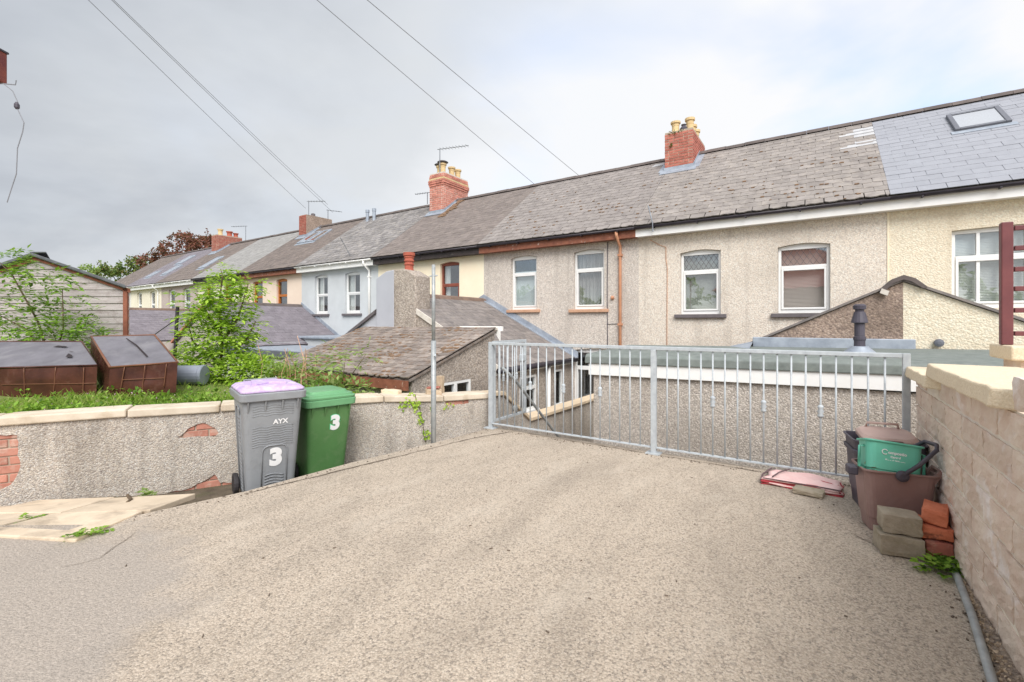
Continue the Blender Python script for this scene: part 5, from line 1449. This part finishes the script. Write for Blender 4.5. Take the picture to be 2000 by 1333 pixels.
# folded pink cloth
TC = thing("folded_cloth", "faded pink cloth with red hems folded flat under the railing", "cloth", (-.12, 4.66, .0))
rn = random.Random(5)
for li, (z, sx, sy, mt) in enumerate(((.012, 1.0, 1.0, "tarp_red"), (.026, .98, .99, "tarp"), (.040, .985, .98, "tarp_red"), (.052, .96, .97, "tarp"))):
    g = MB(); nx, ny = 16, 10
    C0 = [Vector((-.42, 4.48, 0)), Vector((.155, 4.49, 0)), Vector((.165, 4.82, 0)), Vector((-.36, 4.84, 0))]
    cen = sum(C0, Vector()) / 4
    vs = []
    for j in range(ny + 1):
        for i in range(nx + 1):
            u, v = i / nx, j / ny
            p = (C0[0] * (1-u) + C0[1] * u) * (1-v) + (C0[3] * (1-u) + C0[2] * u) * v
            p = cen + Vector(((p.x - cen.x) * sx, (p.y - cen.y) * sy, 0))
            edge = min(u, 1-u, v, 1-v)
            zz = z + .012 * sin(u * 9 + li) * (.4 + .6 * v) * .5 + .006 * sin(v * 13 + u * 5 + li * 2) - (.012 if edge < .03 else 0)
            p.x += .012 * sin(v * 8 + li * 1.7); p.y += .010 * sin(u * 11 + li * 2.3)
            vs.append((p.x, p.y, max(.004, zz + .006)))
    g.add(vs, [(j*(nx+1)+i, j*(nx+1)+i+1, (j+1)*(nx+1)+i+1, (j+1)*(nx+1)+i) for j in range(ny) for i in range(nx)])
    o = g.build("fold", mt, TC, smooth=True)
    so = o.modifiers.new("thick", 'SOLIDIFY'); so.thickness = .010
g = MB(); g.tube([(-.33, 4.50, .074), (-.29, 4.66, .076), (-.22, 4.82, .074)], .006, 5); g.tube([(-.42, 4.49, .03), (-.415, 4.6, .05), (-.36, 4.83, .055)], .008, 5); g.tube([(-.40, 4.475, .058), (0, 4.485, .055), (.14, 4.49, .05)], .005, 5)
g.build("binding", "tarp_dark", TC)
# pipe along the wall foot
PIPE = MB().tube([(.622, 3.62, .02), (.618, 3.4, .018), (.595, 3.0, .018), (.560, 2.6, .018), (.47, 1.6, .018), (.40, .6, .018)], .017, 10).build("conduit_pipe", "galv_old", None, smooth=True)
tag(PIPE, "grey conduit pipe lying along the foot of the block wall", "pipe")
g = MB(); ys_ = [4.8, 4.2, 3.7, 3.5, 3.2, 2.9, 2.6, 2.2, 1.5, 0]
lft = [.60, .61, .62, .635, .62, .605, .585, .56, .5, .42]
g.add([(x, y, .006) for x, y in zip(lft, ys_)] + [(.66, y, .02) for y in ys_], [(i+1, i, len(ys_)+i, len(ys_)+i+1) for i in range(len(ys_)-1)])
g.build("rough_edge", "gravel_strip", slab, fix=True)
g = MB()
for k in range(420):
    y = random.uniform(1.5, 3.6); x = random.uniform(.5 + (y - 2.2) * .055 + .06, .645); r = random.uniform(.002, .006)
    g.ob((x, y, .012), rvec() * r, rvec() * r, rvec() * r)
g.build("mortar_crumbs", "stone", slab, kind="stuff")
# twigs and dead bits on the slab
g = MB()
for k in range(30):
    x, y = random.uniform(-3.4, .4), random.uniform(.9, 4.4); a_ = random.uniform(0, pi); l = random.uniform(.004, .011)
    g.ob((x, y, .004), (cos(a_) * l, sin(a_) * l, 0), (-sin(a_) * .002, cos(a_) * .002, 0), (0, 0, .003))
for k in range(260):
    t_ = random.random()
    if t_ < .45: x, y = random.uniform(-3.4, .5), 4.86 - abs(random.gauss(0, .05))
    elif t_ < .7: y = random.uniform(1.2, 4.8); x = edge_x(y) + abs(random.gauss(0, .06)) + .02
    else: y = random.uniform(1.6, 4.6); x = .60 - abs(random.gauss(0, .06))
    a_ = random.uniform(0, pi); l = random.uniform(.003, .009)
    g.ob((x, y, .004), (cos(a_) * l, sin(a_) * l, 0), (-sin(a_) * l * .5, cos(a_) * l * .5, 0), (0, 0, .003))
g.build("leaf_litter", "crack", slab, kind="stuff")
TW = MB().tube([(-4.80, 1.42, -.055), (-4.66, 1.40, -.05), (-4.60, 1.36, -.05)], .012, 6).build("twig", "bark", None); tag(TW, "short broken twig on a paving slab", "twig")
# ------------------------------------------------------------------ shed in the raised garden
SH = thing("garden_shed", "weathered grey board shed with felt roof and red-brown trim", "shed", (-11.3, 2.1, .8))
SO = Vector((-9.985, 2.965, 0))      # right front corner
SDV = (FW - RT * .92).normalized()
def sp(u, dpt, z): return SO + RT * u + (SDV if dpt > .05 else FW) * dpt + Vector((0, 0, z))
WID = 3.15; AP = -1.56; ZEV, ZAP = 1.98, 2.52
def roofz(u): return ZEV + (ZAP - ZEV) * (1 - abs(u - AP) / 1.56)
z = .55; k = 0
while z < ZAP - .03:
    z1 = z + .118
    # board from the left to the right end, cut to the gable
    def half(zz): return WID if zz <= ZEV else max(0, 1.56 * (1 - (zz - ZEV) / (ZAP - ZEV))) * 2
    h0 = half(z); h1 = half(min(z1, ZAP))
    if h0 < .12: break
    a0, b0, a1, b1 = AP - h0/2, AP + h0/2, AP - h1/2, AP + h1/2
    jt = random.uniform(-.002, .002)
    P = [sp(a0, -.022 + jt, z), sp(b0, -.022 + jt, z), sp(b0, .004, z), sp(a0, .004, z), sp(a1, -.006 + jt, z1 + .012), sp(b1, -.006 + jt, z1 + .012), sp(b1, .004, z1 + .012), sp(a1, .004, z1 + .012)]
    MB().hexa(P).build("board", "shed_board", SH)
    z = z1; k += 1
g = MB(); g.prism([sp(0, .006, .4), sp(0, 2.4, .4), sp(0, 2.4, ZEV), sp(0, .006, ZEV)], -RT * .02); g.build("side_wall", "shed_board", SH, fix=True)
MB().ob(sp(-.02, -.03, 1.25), RT * .035, FW * .02, Vector((0, 0, .73))).build("corner_post", "shed_trim", SH)
for sgn in (-1, 1):
    e = AP + sgn * 1.62
    zE = roofz(e)
    P = [sp(AP, -.13, ZAP + .02), sp(e, -.13, zE + .02), sp(e, -.13, zE + .075), sp(AP, -.13, ZAP + .075)]
    g = MB(); g.prism(P, SDV * 2.6); g.build("roof", "felt_dark", SH, fix=True, bevel=.012)
    P = [sp(AP, -.05, ZAP - .05), sp(e, -.05, zE - .05), sp(e, -.05, zE + .015), sp(AP, -.05, ZAP + .015)]
    g = MB(); g.prism(P, FW * .02); g.build("barge_board", "shed_trim", SH, fix=True)
MB().ob(sp(AP, 1.17, ZAP + .08), RT * .14, SDV * 1.3, Vector((0, 0, .012))).build("ridge_felt", "felt_dark", SH, bevel=.01)

# ------------------------------------------------------------------ upturned sofa bases
def sofa(name, label, top4, bot2, holes, seams, seed):
    """top4: front-left, front-right, back-right, back-left; bot2: front-left, front-right (foot)"""
    T = thing(name, label, "sofa base", (sum(p[0] for p in top4)/4, sum(p[1] for p in top4)/4, .5), "upturned brown sofa bases")
    t = [Vector(p) for p in top4]; b0, b1 = Vector(bot2[0]), Vector(bot2[1])
    dn = ((b0 - t[0]) + (b1 - t[1])) / 2
    b2, b3 = t[2] + dn, t[3] + dn
    rn = random.Random(seed)
    def face(a, b, c, d, n, m, nm, mat, amp):
        g = MB(); vs = []
        nr = (b - a).cross(d - a).normalized()
        for j in range(m + 1):
            for i in range(n + 1):
                u, v = i / n, j / m; p = (a*(1-u) + b*u)*(1-v) + (d*(1-u) + c*u)*v
                e = min(u, 1-u, v, 1-v) * 4; e = min(1, e)
                p = p + nr * amp * e * (sin(u*5.3 + seed) * sin(v*4.1 + seed*2) + rn.uniform(-.25, .25))
                vs.append(p)
        g.add(vs, [(j*(n+1)+i, j*(n+1)+i+1, (j+1)*(n+1)+i+1, (j+1)*(n+1)+i) for j in range(m) for i in range(n)])
        return g.build(nm, mat, T, smooth=True)
    top_ = face(t[0], t[1], t[2], t[3], 20, 12, "dust_cover", "dust_cloth", .014)
    face(b0, b1, t[1], t[0], 20, 8, "front_panel", "leather", .014)
    face(b1, b2, t[2], t[1], 10, 8, "side_panel", "leather", .012); face(b3, b0, t[0], t[3], 10, 8, "side_panel", "leather", .012); face(b2, b3, t[3], t[2], 10, 6, "back_panel", "leather", .01)
    g = MB(); P = [t[0], t[1], t[2], t[3], t[0]]
    g.tube(P, .013, 6); g.build("piping", "leather_seam" if seed == 2 else "leather", T, smooth=True)
    nr = (b1 - b0).cross(t[0] - b0).normalized()
    g = MB()
    for (u0, v0, u1, v1) in seams:
        q = lambda u, v: (b0*(1-u) + b1*u)*(1-v) + (t[0]*(1-u) + t[1]*u)*v + nr * .013
        g.tube([q(u0 + (u1-u0)*i/6, v0 + (v1-v0)*i/6) for i in range(7)], .0045, 5)
    g.build("seam", "leather_seam", T, smooth=True)
    nt_ = (t[1] - t[0]).cross(t[3] - t[0]).normalized()
    for (pts) in holes:
        g = MB(); g.poly([(t[0]*(1-u) + t[1]*u)*(1-v) + (t[3]*(1-u) + t[2]*u)*v + nt_ * .022 for u, v in pts]); g.build("tear", "torn", T)
    return T
sofa("sofa_base", "long brown leatherette sofa base upside down with torn grey underside", [(-8.11, .723, .87), (-6.778, 1.731, .906), (-7.921, 1.87, 1.142), (-9.218, .945, 1.144)], [(-8.11, .723, .46), (-6.79, 1.722, .49)],
     [[(.76, .70), (.80, .76), (.87, .72), (.85, .68), (.80, .70)], [(.82, .28), (.85, .42), (.87, .35), (.86, .26)], [(.86, .5), (.87, .52), (.9, .47)]], [(.55, .02, .54, .98), (.40, .55, 1.0, .52), (.73, .02, .74, .98), (.92, .05, .92, .95)], 1)
sofa("sofa_base", "smaller brown sofa base tipped on its side next to the grey drum", [(-6.594, 1.793, .888), (-6.14, 2.277, .932), (-7.14, 2.391, 1.228), (-7.691, 1.904, 1.211)], [(-6.62, 1.775, .53), (-6.155, 2.266, .585)],
     [[(.60, .18), (.635, .2), (.60, .6), (.52, .86), (.50, .84), (.57, .55)]], [(.18, .02, .22, .98), (.50, .02, .52, .98), (.82, .2, .84, .98), (.2, .58, .83, .52)], 2)
DR = thing("grey_drum", "grey plastic drum lying on its side by the sofa bases", "drum", (-6.62, 2.58, .56))
ax = (RT * .98 + FW * .12)
MB().lathe(Vector((-6.80, 2.50, .72)), [(.12, 0), (.125, .01), (.125, .30), (.13, .31), (.13, .33), (.125, .34), (.118, .345), (.02, .348)], 20, ax).build("drum_body", "drum_grey", DR, smooth=False)
SK = MB().ob((-7.66, 2.82, 1.2), RT * .016 , FW * .016, Vector((.02, .012, .42))).build("stake", "black_plastic", None)
tag(SK, "thin black stake standing between the shed and the sapling", "stake")
# string sagging from the stake
ST = MB().tube([(-7.64, 2.83, 1.45), (-8.3, 2.85, 1.27), (-9.0, 2.9, 1.10), (-9.6, 2.96, 1.0)], .008, 5).build("string_line", "charcoal", None); tag(ST, "dark line strung from the black stake to the shed", "line")
ST = MB().tube([(-7.64, 2.83, 1.45), (-7.2, 3.0, 1.56), (-6.9, 3.2, 1.62)], .006, 5).build("string_line", "charcoal", None); tag(ST, "dark line strung from the black stake into the sapling", "line")

# ------------------------------------------------------------------ plants
def plant(name, label, cat, base, leafmat, stems, fr, group=None, kind_leaf="frond", trunk_r=.02):
    """stems: list of point lists; fr: list of (centre, radius xyz, count, size)"""
    T = thing(name, label, cat, base, group)
    g = MB()
    for P in stems:
        n = len(P); g.tube(P, [trunk_r * (1 - .75 * i / max(1, n-1)) for i in range(n)], 6)
    if g.v: g.build("stem", "bark", T, smooth=True)
    m = MB()
    for c, rad, cnt, size in fr:
        c = Vector(c)
        for i in range(int(cnt * ((1.75 if name == 'sapling' else 1.1) if kind_leaf == 'frond' else 1.5))):
            d = rvec(); rr = random.uniform(.35, 1.0) ** .6
            p = c + Vector((d.x * rad[0], d.y * rad[1], d.z * rad[2])) * rr
            dr = Vector((d.x, d.y, d.z * .5 + .15)) + rvec() * .5
            if kind_leaf == "frond": q_ = random.uniform(.6, 1.25); frond(m, p, dr, size * q_, random.choice((2, 3, 3, 4)), size * q_ * .44, size * q_ * .22)
            else: q_ = random.uniform(.5, 1.3); leaf(m, p, dr + Vector((0, 0, -.2)), Vector((0, 0, 1)) + rvec() * .5, size * q_, size * q_ * .55)
    m.build("crown", leafmat, T)
    return T
bz = garden_z(-7.14, 3.17)
sap_st = [[(-7.14, 3.17, bz - .05), (-7.12, 3.19, bz + .5), (-7.15, 3.16, bz + 1.0), (-7.13, 3.2, bz + 1.45), (-7.14, 3.18, 2.16)],
          [(-7.12, 3.19, bz + .5), (-6.95, 3.33, bz + .85), (-6.85, 3.42, 1.95)], [(-7.13, 3.18, bz + .6), (-7.3, 3.05, bz + .95), (-7.42, 2.98, 1.8)],
          [(-7.12, 3.19, bz + .2), (-6.8, 3.38, bz + .55), (-6.7, 3.45, bz + .8)], [(-7.14, 3.17, bz + .2), (-7.45, 2.95, bz + .5), (-7.5, 2.9, bz + .8)]]
sap_fr = [((-7.14, 3.18, 2.12), (.10, .10, .09), 14, .17), ((-7.13, 3.19, 1.88), (.26, .26, .10), 40, .19), ((-6.83, 3.4, 1.92), (.16, .16, .10), 18, .19), ((-7.4, 3.0, 1.75), (.20, .2, .14), 26, .20),
          ((-7.05, 3.24, 1.6), (.28, .27, .15), 48, .19), ((-7.25, 3.08, 1.45), (.28, .26, .18), 50, .18), ((-6.95, 3.3, 1.32), (.26, .26, .2), 54, .18), ((-7.15, 3.16, 1.15), (.42, .42, .22), 120, .18),
          ((-7.1, 3.2, .85), (.55, .5, .22), 190, .16), ((-6.85, 3.3, .68), (.5, .4, .18), 130, .15), ((-7.45, 2.95, .80), (.35, .35, .2), 90, .16)]
plant("sapling", "bright lime green sapling growing behind the garden wall", "tree", (-7.14, 3.17, bz), "leaf_lime", sap_st, sap_fr, trunk_r=.022)
eb = garden_z(-9.6, 1.9)
el_st = [[(-9.5, 1.9, eb - .05), (-9.7, 1.8, 1.4), (-10.1, 1.6, 2.1), (-10.3, 1.5, 2.3)], [(-9.5, 1.92, eb), (-9.35, 2.0, 1.3), (-9.4, 2.0, 1.9)], [(-9.55, 1.9, eb), (-9.9, 1.7, 1.3), (-10.5, 1.4, 1.6)]]
el_fr = [((-9.35, 2.05, 1.18), (.48, .42, .30), 150, .17), ((-9.15, 2.2, 1.0), (.38, .36, .26), 90, .16), ((-9.7, 1.85, 1.3), (.4, .4, .28), 70, .2), ((-10.0, 1.7, 1.55), (.35, .35, .25), 46, .2),
         ((-9.6, 1.9, 1.85), (.3, .3, .22), 34, .2), ((-10.25, 1.52, 2.28), (.34, .34, .14), 60, .19), ((-9.75, 1.85, 2.1), (.28, .28, .16), 30, .2), ((-10.6, 1.4, 1.7), (.4, .4, .35), 50, .2), ((-10.4, 1.5, 1.1), (.5, .45, .3), 60, .2), ((-9.2, 2.15, 1.55), (.16, .16, .1), 12, .17)]
plant("elder_bush", "green elder bush spreading in front of the shed boards", "bush", (-9.5, 1.9, eb), "leaf_green", el_st, el_fr, trunk_r=.018)
for (nm, lb, c, mat, frs) in (
    ("shrub", "dense low green shrub at the foot of the sapling", (-6.55, 3.2), "leaf_lime", [((-6.6, 3.2, .72), (.5, .4, .24), 420, .075), ((-6.3, 3.35, .66), (.4, .35, .2), 260, .07)]),
    ("shrub", "pale straggly shrub behind the grey bin", (-5.9, 3.55), "leaf_pale", [((-5.95, 3.5, .62), (.5, .4, .24), 460, .07), ((-6.2, 3.6, .80), (.35, .3, .16), 160, .06)]),
    ("shrub", "green shrub behind the green bin overhanging the lean-to eaves", (-5.35, 3.75), "leaf_pale", [((-5.4, 3.7, .46), (.45, .38, .20), 360, .07), ((-5.15, 3.85, .50), (.30, .3, .16), 160, .07)])):
    plant(nm, lb, "shrub", (c[0], c[1], garden_z(*c)), mat, [], frs, "low shrubs behind the garden wall", "leaf")
plant("young_ash", "slender young plant with feathery pale leaves before the mossy roof", "plant", (-5.25, 3.8, garden_z(-5.25, 3.8)), "leaf_pale", [[(-5.25, 3.8, .35), (-5.22, 3.82, .7), (-5.2, 3.85, 1.0)], [(-5.25, 3.8, .5), (-5.05, 3.95, .85), (-4.98, 4.0, .98)]],
      [((-5.2, 3.85, .88), (.3, .3, .12), 26, .2), ((-4.98, 4.0, .96), (.12, .12, .1), 9, .16), ((-5.4, 3.7, .75), (.2, .2, .12), 14, .2)], trunk_r=.008)
# dead stalks
g = MB()
for k in range(16):
    x, y = -5.9 + random.gauss(0, .35), 3.6 + random.gauss(0, .2); z0 = garden_z(x, y); h = random.uniform(.3, .75)
    g.tube([(x, y, z0), (x + random.gauss(0, .05), y, z0 + h*.6), (x + random.gauss(0, .12), y + random.gauss(0, .06), z0 + h)], .004, 4)
tag(g.build("dry_stalks", "sill_brown"), "dry bare stalks among the low shrubs", kind="stuff")
# grass, clover and flowers along the wall
g = MB(); fl = MB(); cl = MB()
for k in range(15000):
    u = random.uniform(.9, 7.5); o = .24 + abs(random.gauss(0, .55))
    p = wpt(u, 0, -o); p.z = garden_z(p.x, p.y) - .01
    if p.y > 3.9 and random.random() < .6: continue
    tall = 1.6 if (u > 3.8 and random.random() < .06) else 1.0
    h = random.uniform(.035, .10) * tall * (1.25 if o > .5 else .9); b = Vector((random.gauss(0, .35), random.gauss(0, .35), 1)).normalized(); s_ = rvec(); s_.z = 0
    wv = .0035
    g.add([p - s_*wv, p + s_*wv, p + b*h*.6 + s_*wv*.7 + Vector((0, 0, 0)), p + b*h + Vector((b.x, b.y, 0))*h*.3], [(0, 1, 2), (0, 2, 3)])
    if k % 2 == 0 and o < 1.2:
        q = p + Vector((random.gauss(0, .03), random.gauss(0, .03), random.uniform(.01, .06))); leaf(cl, q, rvec() + Vector((0, 0, .2)), Vector((0, 0, 1)), random.uniform(.02, .045), random.uniform(.018, .035))
    if k % 60 == 0:
        for i in range(9): leaf(cl, p + Vector((random.gauss(0, .03), random.gauss(0, .03), random.uniform(.03, .13))), rvec() + Vector((0, 0, .3)), Vector((0, 0, 1)), random.uniform(.03, .075), random.uniform(.02, .045))
    if k % 42 == 0 and o < .8:
        for i in range(4): leaf(fl, p + Vector((0, 0, h)), rvec(), Vector((0, 0, 1)), .012, .010)
tag(g.build("grass", "grass"), "short grass along the top of the garden wall", kind="stuff")
tag(cl.build("clover", "leaf_green"), "low leafy weeds along the garden wall", kind="stuff")
tag(fl.build("flowers", "flower"), "tiny pink flowers in the grass", kind="stuff")
# ivy trailing over the wall beside the post
T = thing("trailing_ivy", "thin ivy trailing down the garden wall by the tall post", "ivy", wpt(1.05, 0, .02))
g = MB(); m = MB()
pts = [wpt(1.0, .50, .045), wpt(.98, .40, .03), wpt(.93, .30, .02), wpt(.90, .15, .02), wpt(.88, .0, .02), wpt(.86, -.12, .02)]
g.tube(pts, .004, 5); g.build("stem", "bark", T)
for c, n, sp_ in ((wpt(1.06, .43, .03), 34, .05), (wpt(.97, .39, .03), 30, .035), (wpt(1.15, .38, .03), 12, .03), (wpt(.93, .26, .03), 10, .02), (wpt(.91, .16, .03), 12, .025), (wpt(.86, .02, .03), 12, .02), (wpt(.86, -.06, .03), 8, .015), (wpt(.84, -.17, .03), 14, .02), (wpt(.76, .30, .03), 8, .025), (wpt(.58, .33, .03), 8, .03)):
    for i in range(n):
        p = c + WD * random.gauss(0, sp_) + Vector((0, 0, random.gauss(0, sp_))); leaf(m, p, Vector((0, 0, -1)) + rvec() * .8, WN, .035, .03)
m.build("leaves", "leaf_lime", T)
# weeds on the ground
def weed(label, c, n, size, mat="leaf_green", spread=1.0, tuft=.02):
    T = thing("weed", label, "weed", c, "weeds in the cracks")
    m = MB()
    for i in range(n):
        a_ = random.uniform(0, 2*pi); el = random.uniform(.15, .8)
        d = Vector((cos(a_) * cos(el) * spread, sin(a_) * cos(el) * spread, sin(el)))
        p = Vector(c) + Vector((random.gauss(0, tuft), random.gauss(0, tuft), .004)); L_ = size * random.uniform(.6, 1.1)
        for j in range(5):
            k_ = (j + 1) / 5; q = p + d * L_ * k_ - Vector((0, 0, L_ * .35 * k_ * k_)); q.z = max(q.z, c[2] + .004)
            sd_ = d.cross(Vector((0, 0, 1))).normalized()
            for s in (-1, 1): leaf(m, q, sd_ * s + d * .5 + rvec() * .2, Vector((0, 0, 1)), L_ * .30 * (1.1 - k_ * .4), L_ * .20)
        leaf(m, p + d * L_ - Vector((0, 0, L_ * .35)), d - Vector((0, 0, .4)), Vector((0, 0, 1)), L_ * .28, L_ * .2)
    m.build("leaves", mat, T); return T
weed("leafy green weed growing at the foot of the orange bricks", (.59, 3.52, .01), 26, .19, "leaf_green", 1.0, .03)
weed("green weed in the crack between paving and concrete", (-3.98, .93, .0), 12, .13, "leaf_green")
weed("small weed at the edge of the paving by the frame's left side", (-4.75, .80, -.06), 9, .12, "leaf_green")
weed("wispy pale weed between two paving slabs and the wall", (-4.98, 1.62, -.16), 12, .13, "leaf_pale", .7)
weed("little weed against the bare bricks of the garden wall", (-5.52, 1.02, -.17), 10, .11, "leaf_pale", .8)

# stones and rubble lying on the wall top and behind it
def rock(label, c, l, d, h, ang, seed, mat="stone"):
    loose_brick("stone", label, "stone", c, ang, l, d, h, mat, "loose stones by the garden wall", tilt=random.uniform(-.1, .1), seed=seed)
rock("flat slab fragment lying behind the wall near the green bin", (-4.78, 3.62, .43), .42, .3, .07, .5, 11)
rock("buff brick-shaped stone leaning behind the garden wall", (-4.52, 4.02, .44), .24, .12, .10, .35, 12, "cap_buff")
rock("thin broken stone topping the small pile by the tall post", (-4.20, 4.45, .53), .17, .1, .022, .5, 13, "brick_dull")
rock("lower stone of the small pile by the tall post", (-4.21, 4.46, .44), .2, .14, .085, .9, 14)
rock("upright pale stone standing behind the small pile", (-4.22, 4.6, .42), .09, .08, .26, .2, 15)
BK = MB().prism([(-6.35, 3.0, .52), (-6.05, 3.2, .56), (-5.85, 3.32, .66), (-5.86, 3.31, .685), (-6.06, 3.19, .585), (-6.36, 2.99, .545)], (.01, -.03, .0)).build("fallen_branch", "terracotta_pipe", None, fix=True)
tag(BK, "thin orange-brown branch lying in the grass beside the grey bin", "branch")

# ------------------------------------------------------------------ trees beyond the terrace
def tree(name, label, base, h, crown, leafmat, n, size, group="trees beyond the terrace"):
    T = thing(name, label, "tree", base, group); b = Vector(base)
    g = MB(); g.tube([b, b + Vector((.1, 0, h * .4)), b + Vector((0, .1, h * .8))], [.28, .2, .08], 8)
    for c, r in crown: g.tube([b + Vector((0, 0, h * .45)), (b + Vector((0, 0, h * .5)) + Vector(c)) / 2 + Vector((0, 0, .2)), Vector(c)], [.12, .08, .02], 6)
    g.build("trunk", "bark", T, smooth=True)
    m = MB()
    for c, r in crown:
        k = int(n * r * r)
        cl_ = [Vector(c) + Vector((v.x * r, v.y * r, v.z * r * .8)) * random.uniform(.4, 1) for v in (rvec() for _ in range(max(6, k // 22)))]
        for i in range(k):
            q = random.choice(cl_) + rvec() * random.uniform(.05, .42); leaf(m, q, rvec() + Vector((0, 0, -.2)), rvec(), size, size * .6)
    m.build("crown", leafmat, T); return T
tree("copper_beech", "copper-leaved tree rising behind the far roofs", (-50.5, 20.5, -2), 9, [((-51.5, 19.7, 9.4), 1.4), ((-50.2, 20.6, 9.3), 1.5), ((-49, 21.4, 8.9), 1.4), ((-53.2, 18.8, 8.4), 1.3), ((-54.6, 18.0, 7.4), 1.2), ((-51, 20, 7.6), 1.9), ((-48.2, 21.9, 8.4), 1.2)], "leaf_copper", 330, .28)
tree("mixed_tree", "green and bronze tree beyond the end of the terrace", (-62, 18.6, -2), 8, [((-62, 18.6, 7.6), 1.5), ((-63.8, 17.5, 6.9), 1.5), ((-60.4, 19.4, 7.4), 1.4), ((-61.2, 19.2, 5.9), 1.6)], "leaf_dark", 260, .3)
tree("light_green_tree", "small light green tree top showing past the shed roof", (-70, 17.5, -2), 7, [((-71.4, 17.0, 7.4), 1.1), ((-69.6, 18.0, 7.2), 1.1)], "leaf_pale", 240, .28)

# ------------------------------------------------------------------ pole, wires, aerials
UP = thing("utility_pole", "wooden utility pole feeding wires to the terrace", "pole", (-8.36, -3.17, .4))
MB().tube([(-8.36, -3.17, -1), (-8.36, -3.17, 9.8)], [.15, .11], 12).build("pole_shaft", "pole_wood", UP, smooth=True)
MB().box(-8.9, -7.8, -3.21, -3.13, 9.4, 9.5).build("cross_arm", "pole_wood", UP)
def wire(label, a, b, sag=.25, r=.007):
    a, b = Vector(a), Vector(b); P = []
    for i in range(25):
        k = i / 24; p = a.lerp(b, k); p.z -= sag * 4 * k * (1 - k); P.append(p)
    o = MB().tube(P, r, 5).build("overhead_wire", "wire", None); tag(o, label, "wire", "overhead wires from the pole")
PT = (-8.36, -3.17, 9.53)
wire("leftmost overhead wire reaching the rendered chimney", PT, (-21.8, 13.72, 7.25), .1)
wire("upper of two close overhead wires near the rendered chimney", (-8.2, -3.17, 9.5), (-20.41, 14.03, 7.31), .1)
wire("lower of two close overhead wires near the rendered chimney", (-8.1, -3.17, 9.45), (-20.38, 14.3, 6.97), .1)
wire("overhead wire meeting the ridge of the dark roof", (-8.3, -3.17, 9.5), (-8.0, 13.41, 6.07), .05)
wire("overhead wire meeting the ridge left of the red chimney", (-8.25, -3.17, 9.5), (-6.36, 13.5, 6.07), .05)
wire("short wire crossing the sky above the rooflight", (2.0, 12.5, 7.93), (2.6, 3.0, .9 + 2.0), .0, .010)
def aerial(label, x, y, z0, h, boom, n=6, el=.14):
    T = thing("tv_aerial", label, "aerial", (x, y, z0), "roof aerials")
    MB().tube([(x, y, z0), (x, y, z0 + h)], .018, 6).build("mast", "aerial", T)
    b = Vector(boom); p0 = Vector((x, y, z0 + h - .02)); d = b.normalized(); sd_ = d.cross(Vector((0, 0, 1))).normalized()
    MB().tube([p0 - d * .1, p0 + b], .012, 5).build("boom", "aerial", T)
    for i in range(n):
        q = p0 + b * (i + .5) / n
        MB().tube([q - sd_ * el, q + sd_ * el], .006, 4).build("element", "aerial", T)
    return T
aerial("tall aerial on the four-pot brick chimney", -11.6, 12.62, 6.3, 1.5, (1.15, .25, -.03), 9)
aerial("small aerial low on the side of the four-pot chimney", -12.35, 12.75, 5.9, .45, (-.55, -.1, .0), 5, .1)
aerial("aerial on the rendered chimney", -20.28, 12.92, 6.3, .92, (.85, .3, -.05), 6)
aerial("crooked aerial at the back of the rendered chimney", -20.05, 13.8, 6.2, .75, (.8, .2, -.15), 5)
aerial("aerial beside the farthest chimney", -28.95, 14.3, 5.4, 1.9, (-.9, -.4, 0), 6)
# loose cable hanging in from the left
LC = thing("loose_cable", "thin loose cable hanging from a rusty bracket against the sky", "cable", (-4.45, .6, 2.9))
MB().tube([(-4.60, .54, 2.945), (-4.44, .647, 2.943), (-4.354, .703, 2.933), (-4.349, .706, 2.962)], .0035, 5).build("bracket_wire", "wire", LC)
MB().tube([(-4.415, .662, 2.937), (-4.368, .693, 2.893), (-4.341, .712, 2.82), (-4.346, .708, 2.787), (-4.327, .721, 2.737), (-4.307, .734, 2.687), (-4.316, .729, 2.627), (-4.343, .71, 2.52), (-4.349, .706, 2.353), (-4.377, .688, 2.253), (-4.399, .673, 2.167)], .003, 5).build("cable_tail", "wire", LC)
MB().lathe((-4.346, .708, 2.775), [(.008, 0), (.014, .01), (.014, .03), (.006, .045)], 8).build("junction", "charcoal", LC)
LP = thing("rusty_post", "rusty post end just showing at the left edge", "post", (-4.49, .612, 0))  # plain rusty post with an end block, carries no lamp
MB().tube([(-4.50, .606, -.3), (-4.50, .606, 2.95)], .03, 8).build("shaft", "rust", LP)
MB().ob((-4.462, .631, 3.05), RT * .045, FW * .03, Vector((0, 0, .1))).build("end_block", "rust", LP, bevel=.006)
MB().ob((-4.462, .631, 3.155), RT * .05, FW * .035, Vector((0, 0, .006))).build("cap", "black_plastic", LP)

# ------------------------------------------------------------------ what the windows reflect: the far side of the lane
BH = thing("opposite_house", "brick house with hipped roof across the lane, seen in window reflections", "house", (-1.7, -22, -.02))
MB().box(-6.5, 3.5, -27, -18, -.05, 4.0).build("wall", "dash_cream", BH)
g = MB(); g.add([(-7, -27.5, 3.9), (4, -27.5, 3.9), (4, -17.5, 3.9), (-7, -17.5, 3.9), (-2.6, -22.5, 7.4), (-.4, -22.5, 7.4)], [(0, 1, 5, 4), (1, 2, 5), (2, 3, 4, 5), (3, 0, 4), (3, 2, 1, 0)]); g.build("roof", "brick_pale", BH)
for k, x in enumerate((-24, -18.5, -13.5, -9.5, 7, 12)):
    tree("lane_tree", ("first", "second", "third", "fourth", "fifth", "sixth")[k] + " bushy tree across the lane counted from the shed end, seen reflected", (x, -17 - (k % 3), -1), 4.5, [((x, -17 - (k % 3), 3.6), 1.9), ((x + 1.4, -17, 2.6), 1.6), ((x - 1.5, -17.5, 2.4), 1.7)], "leaf_pale", 100, .4, "trees across the lane")
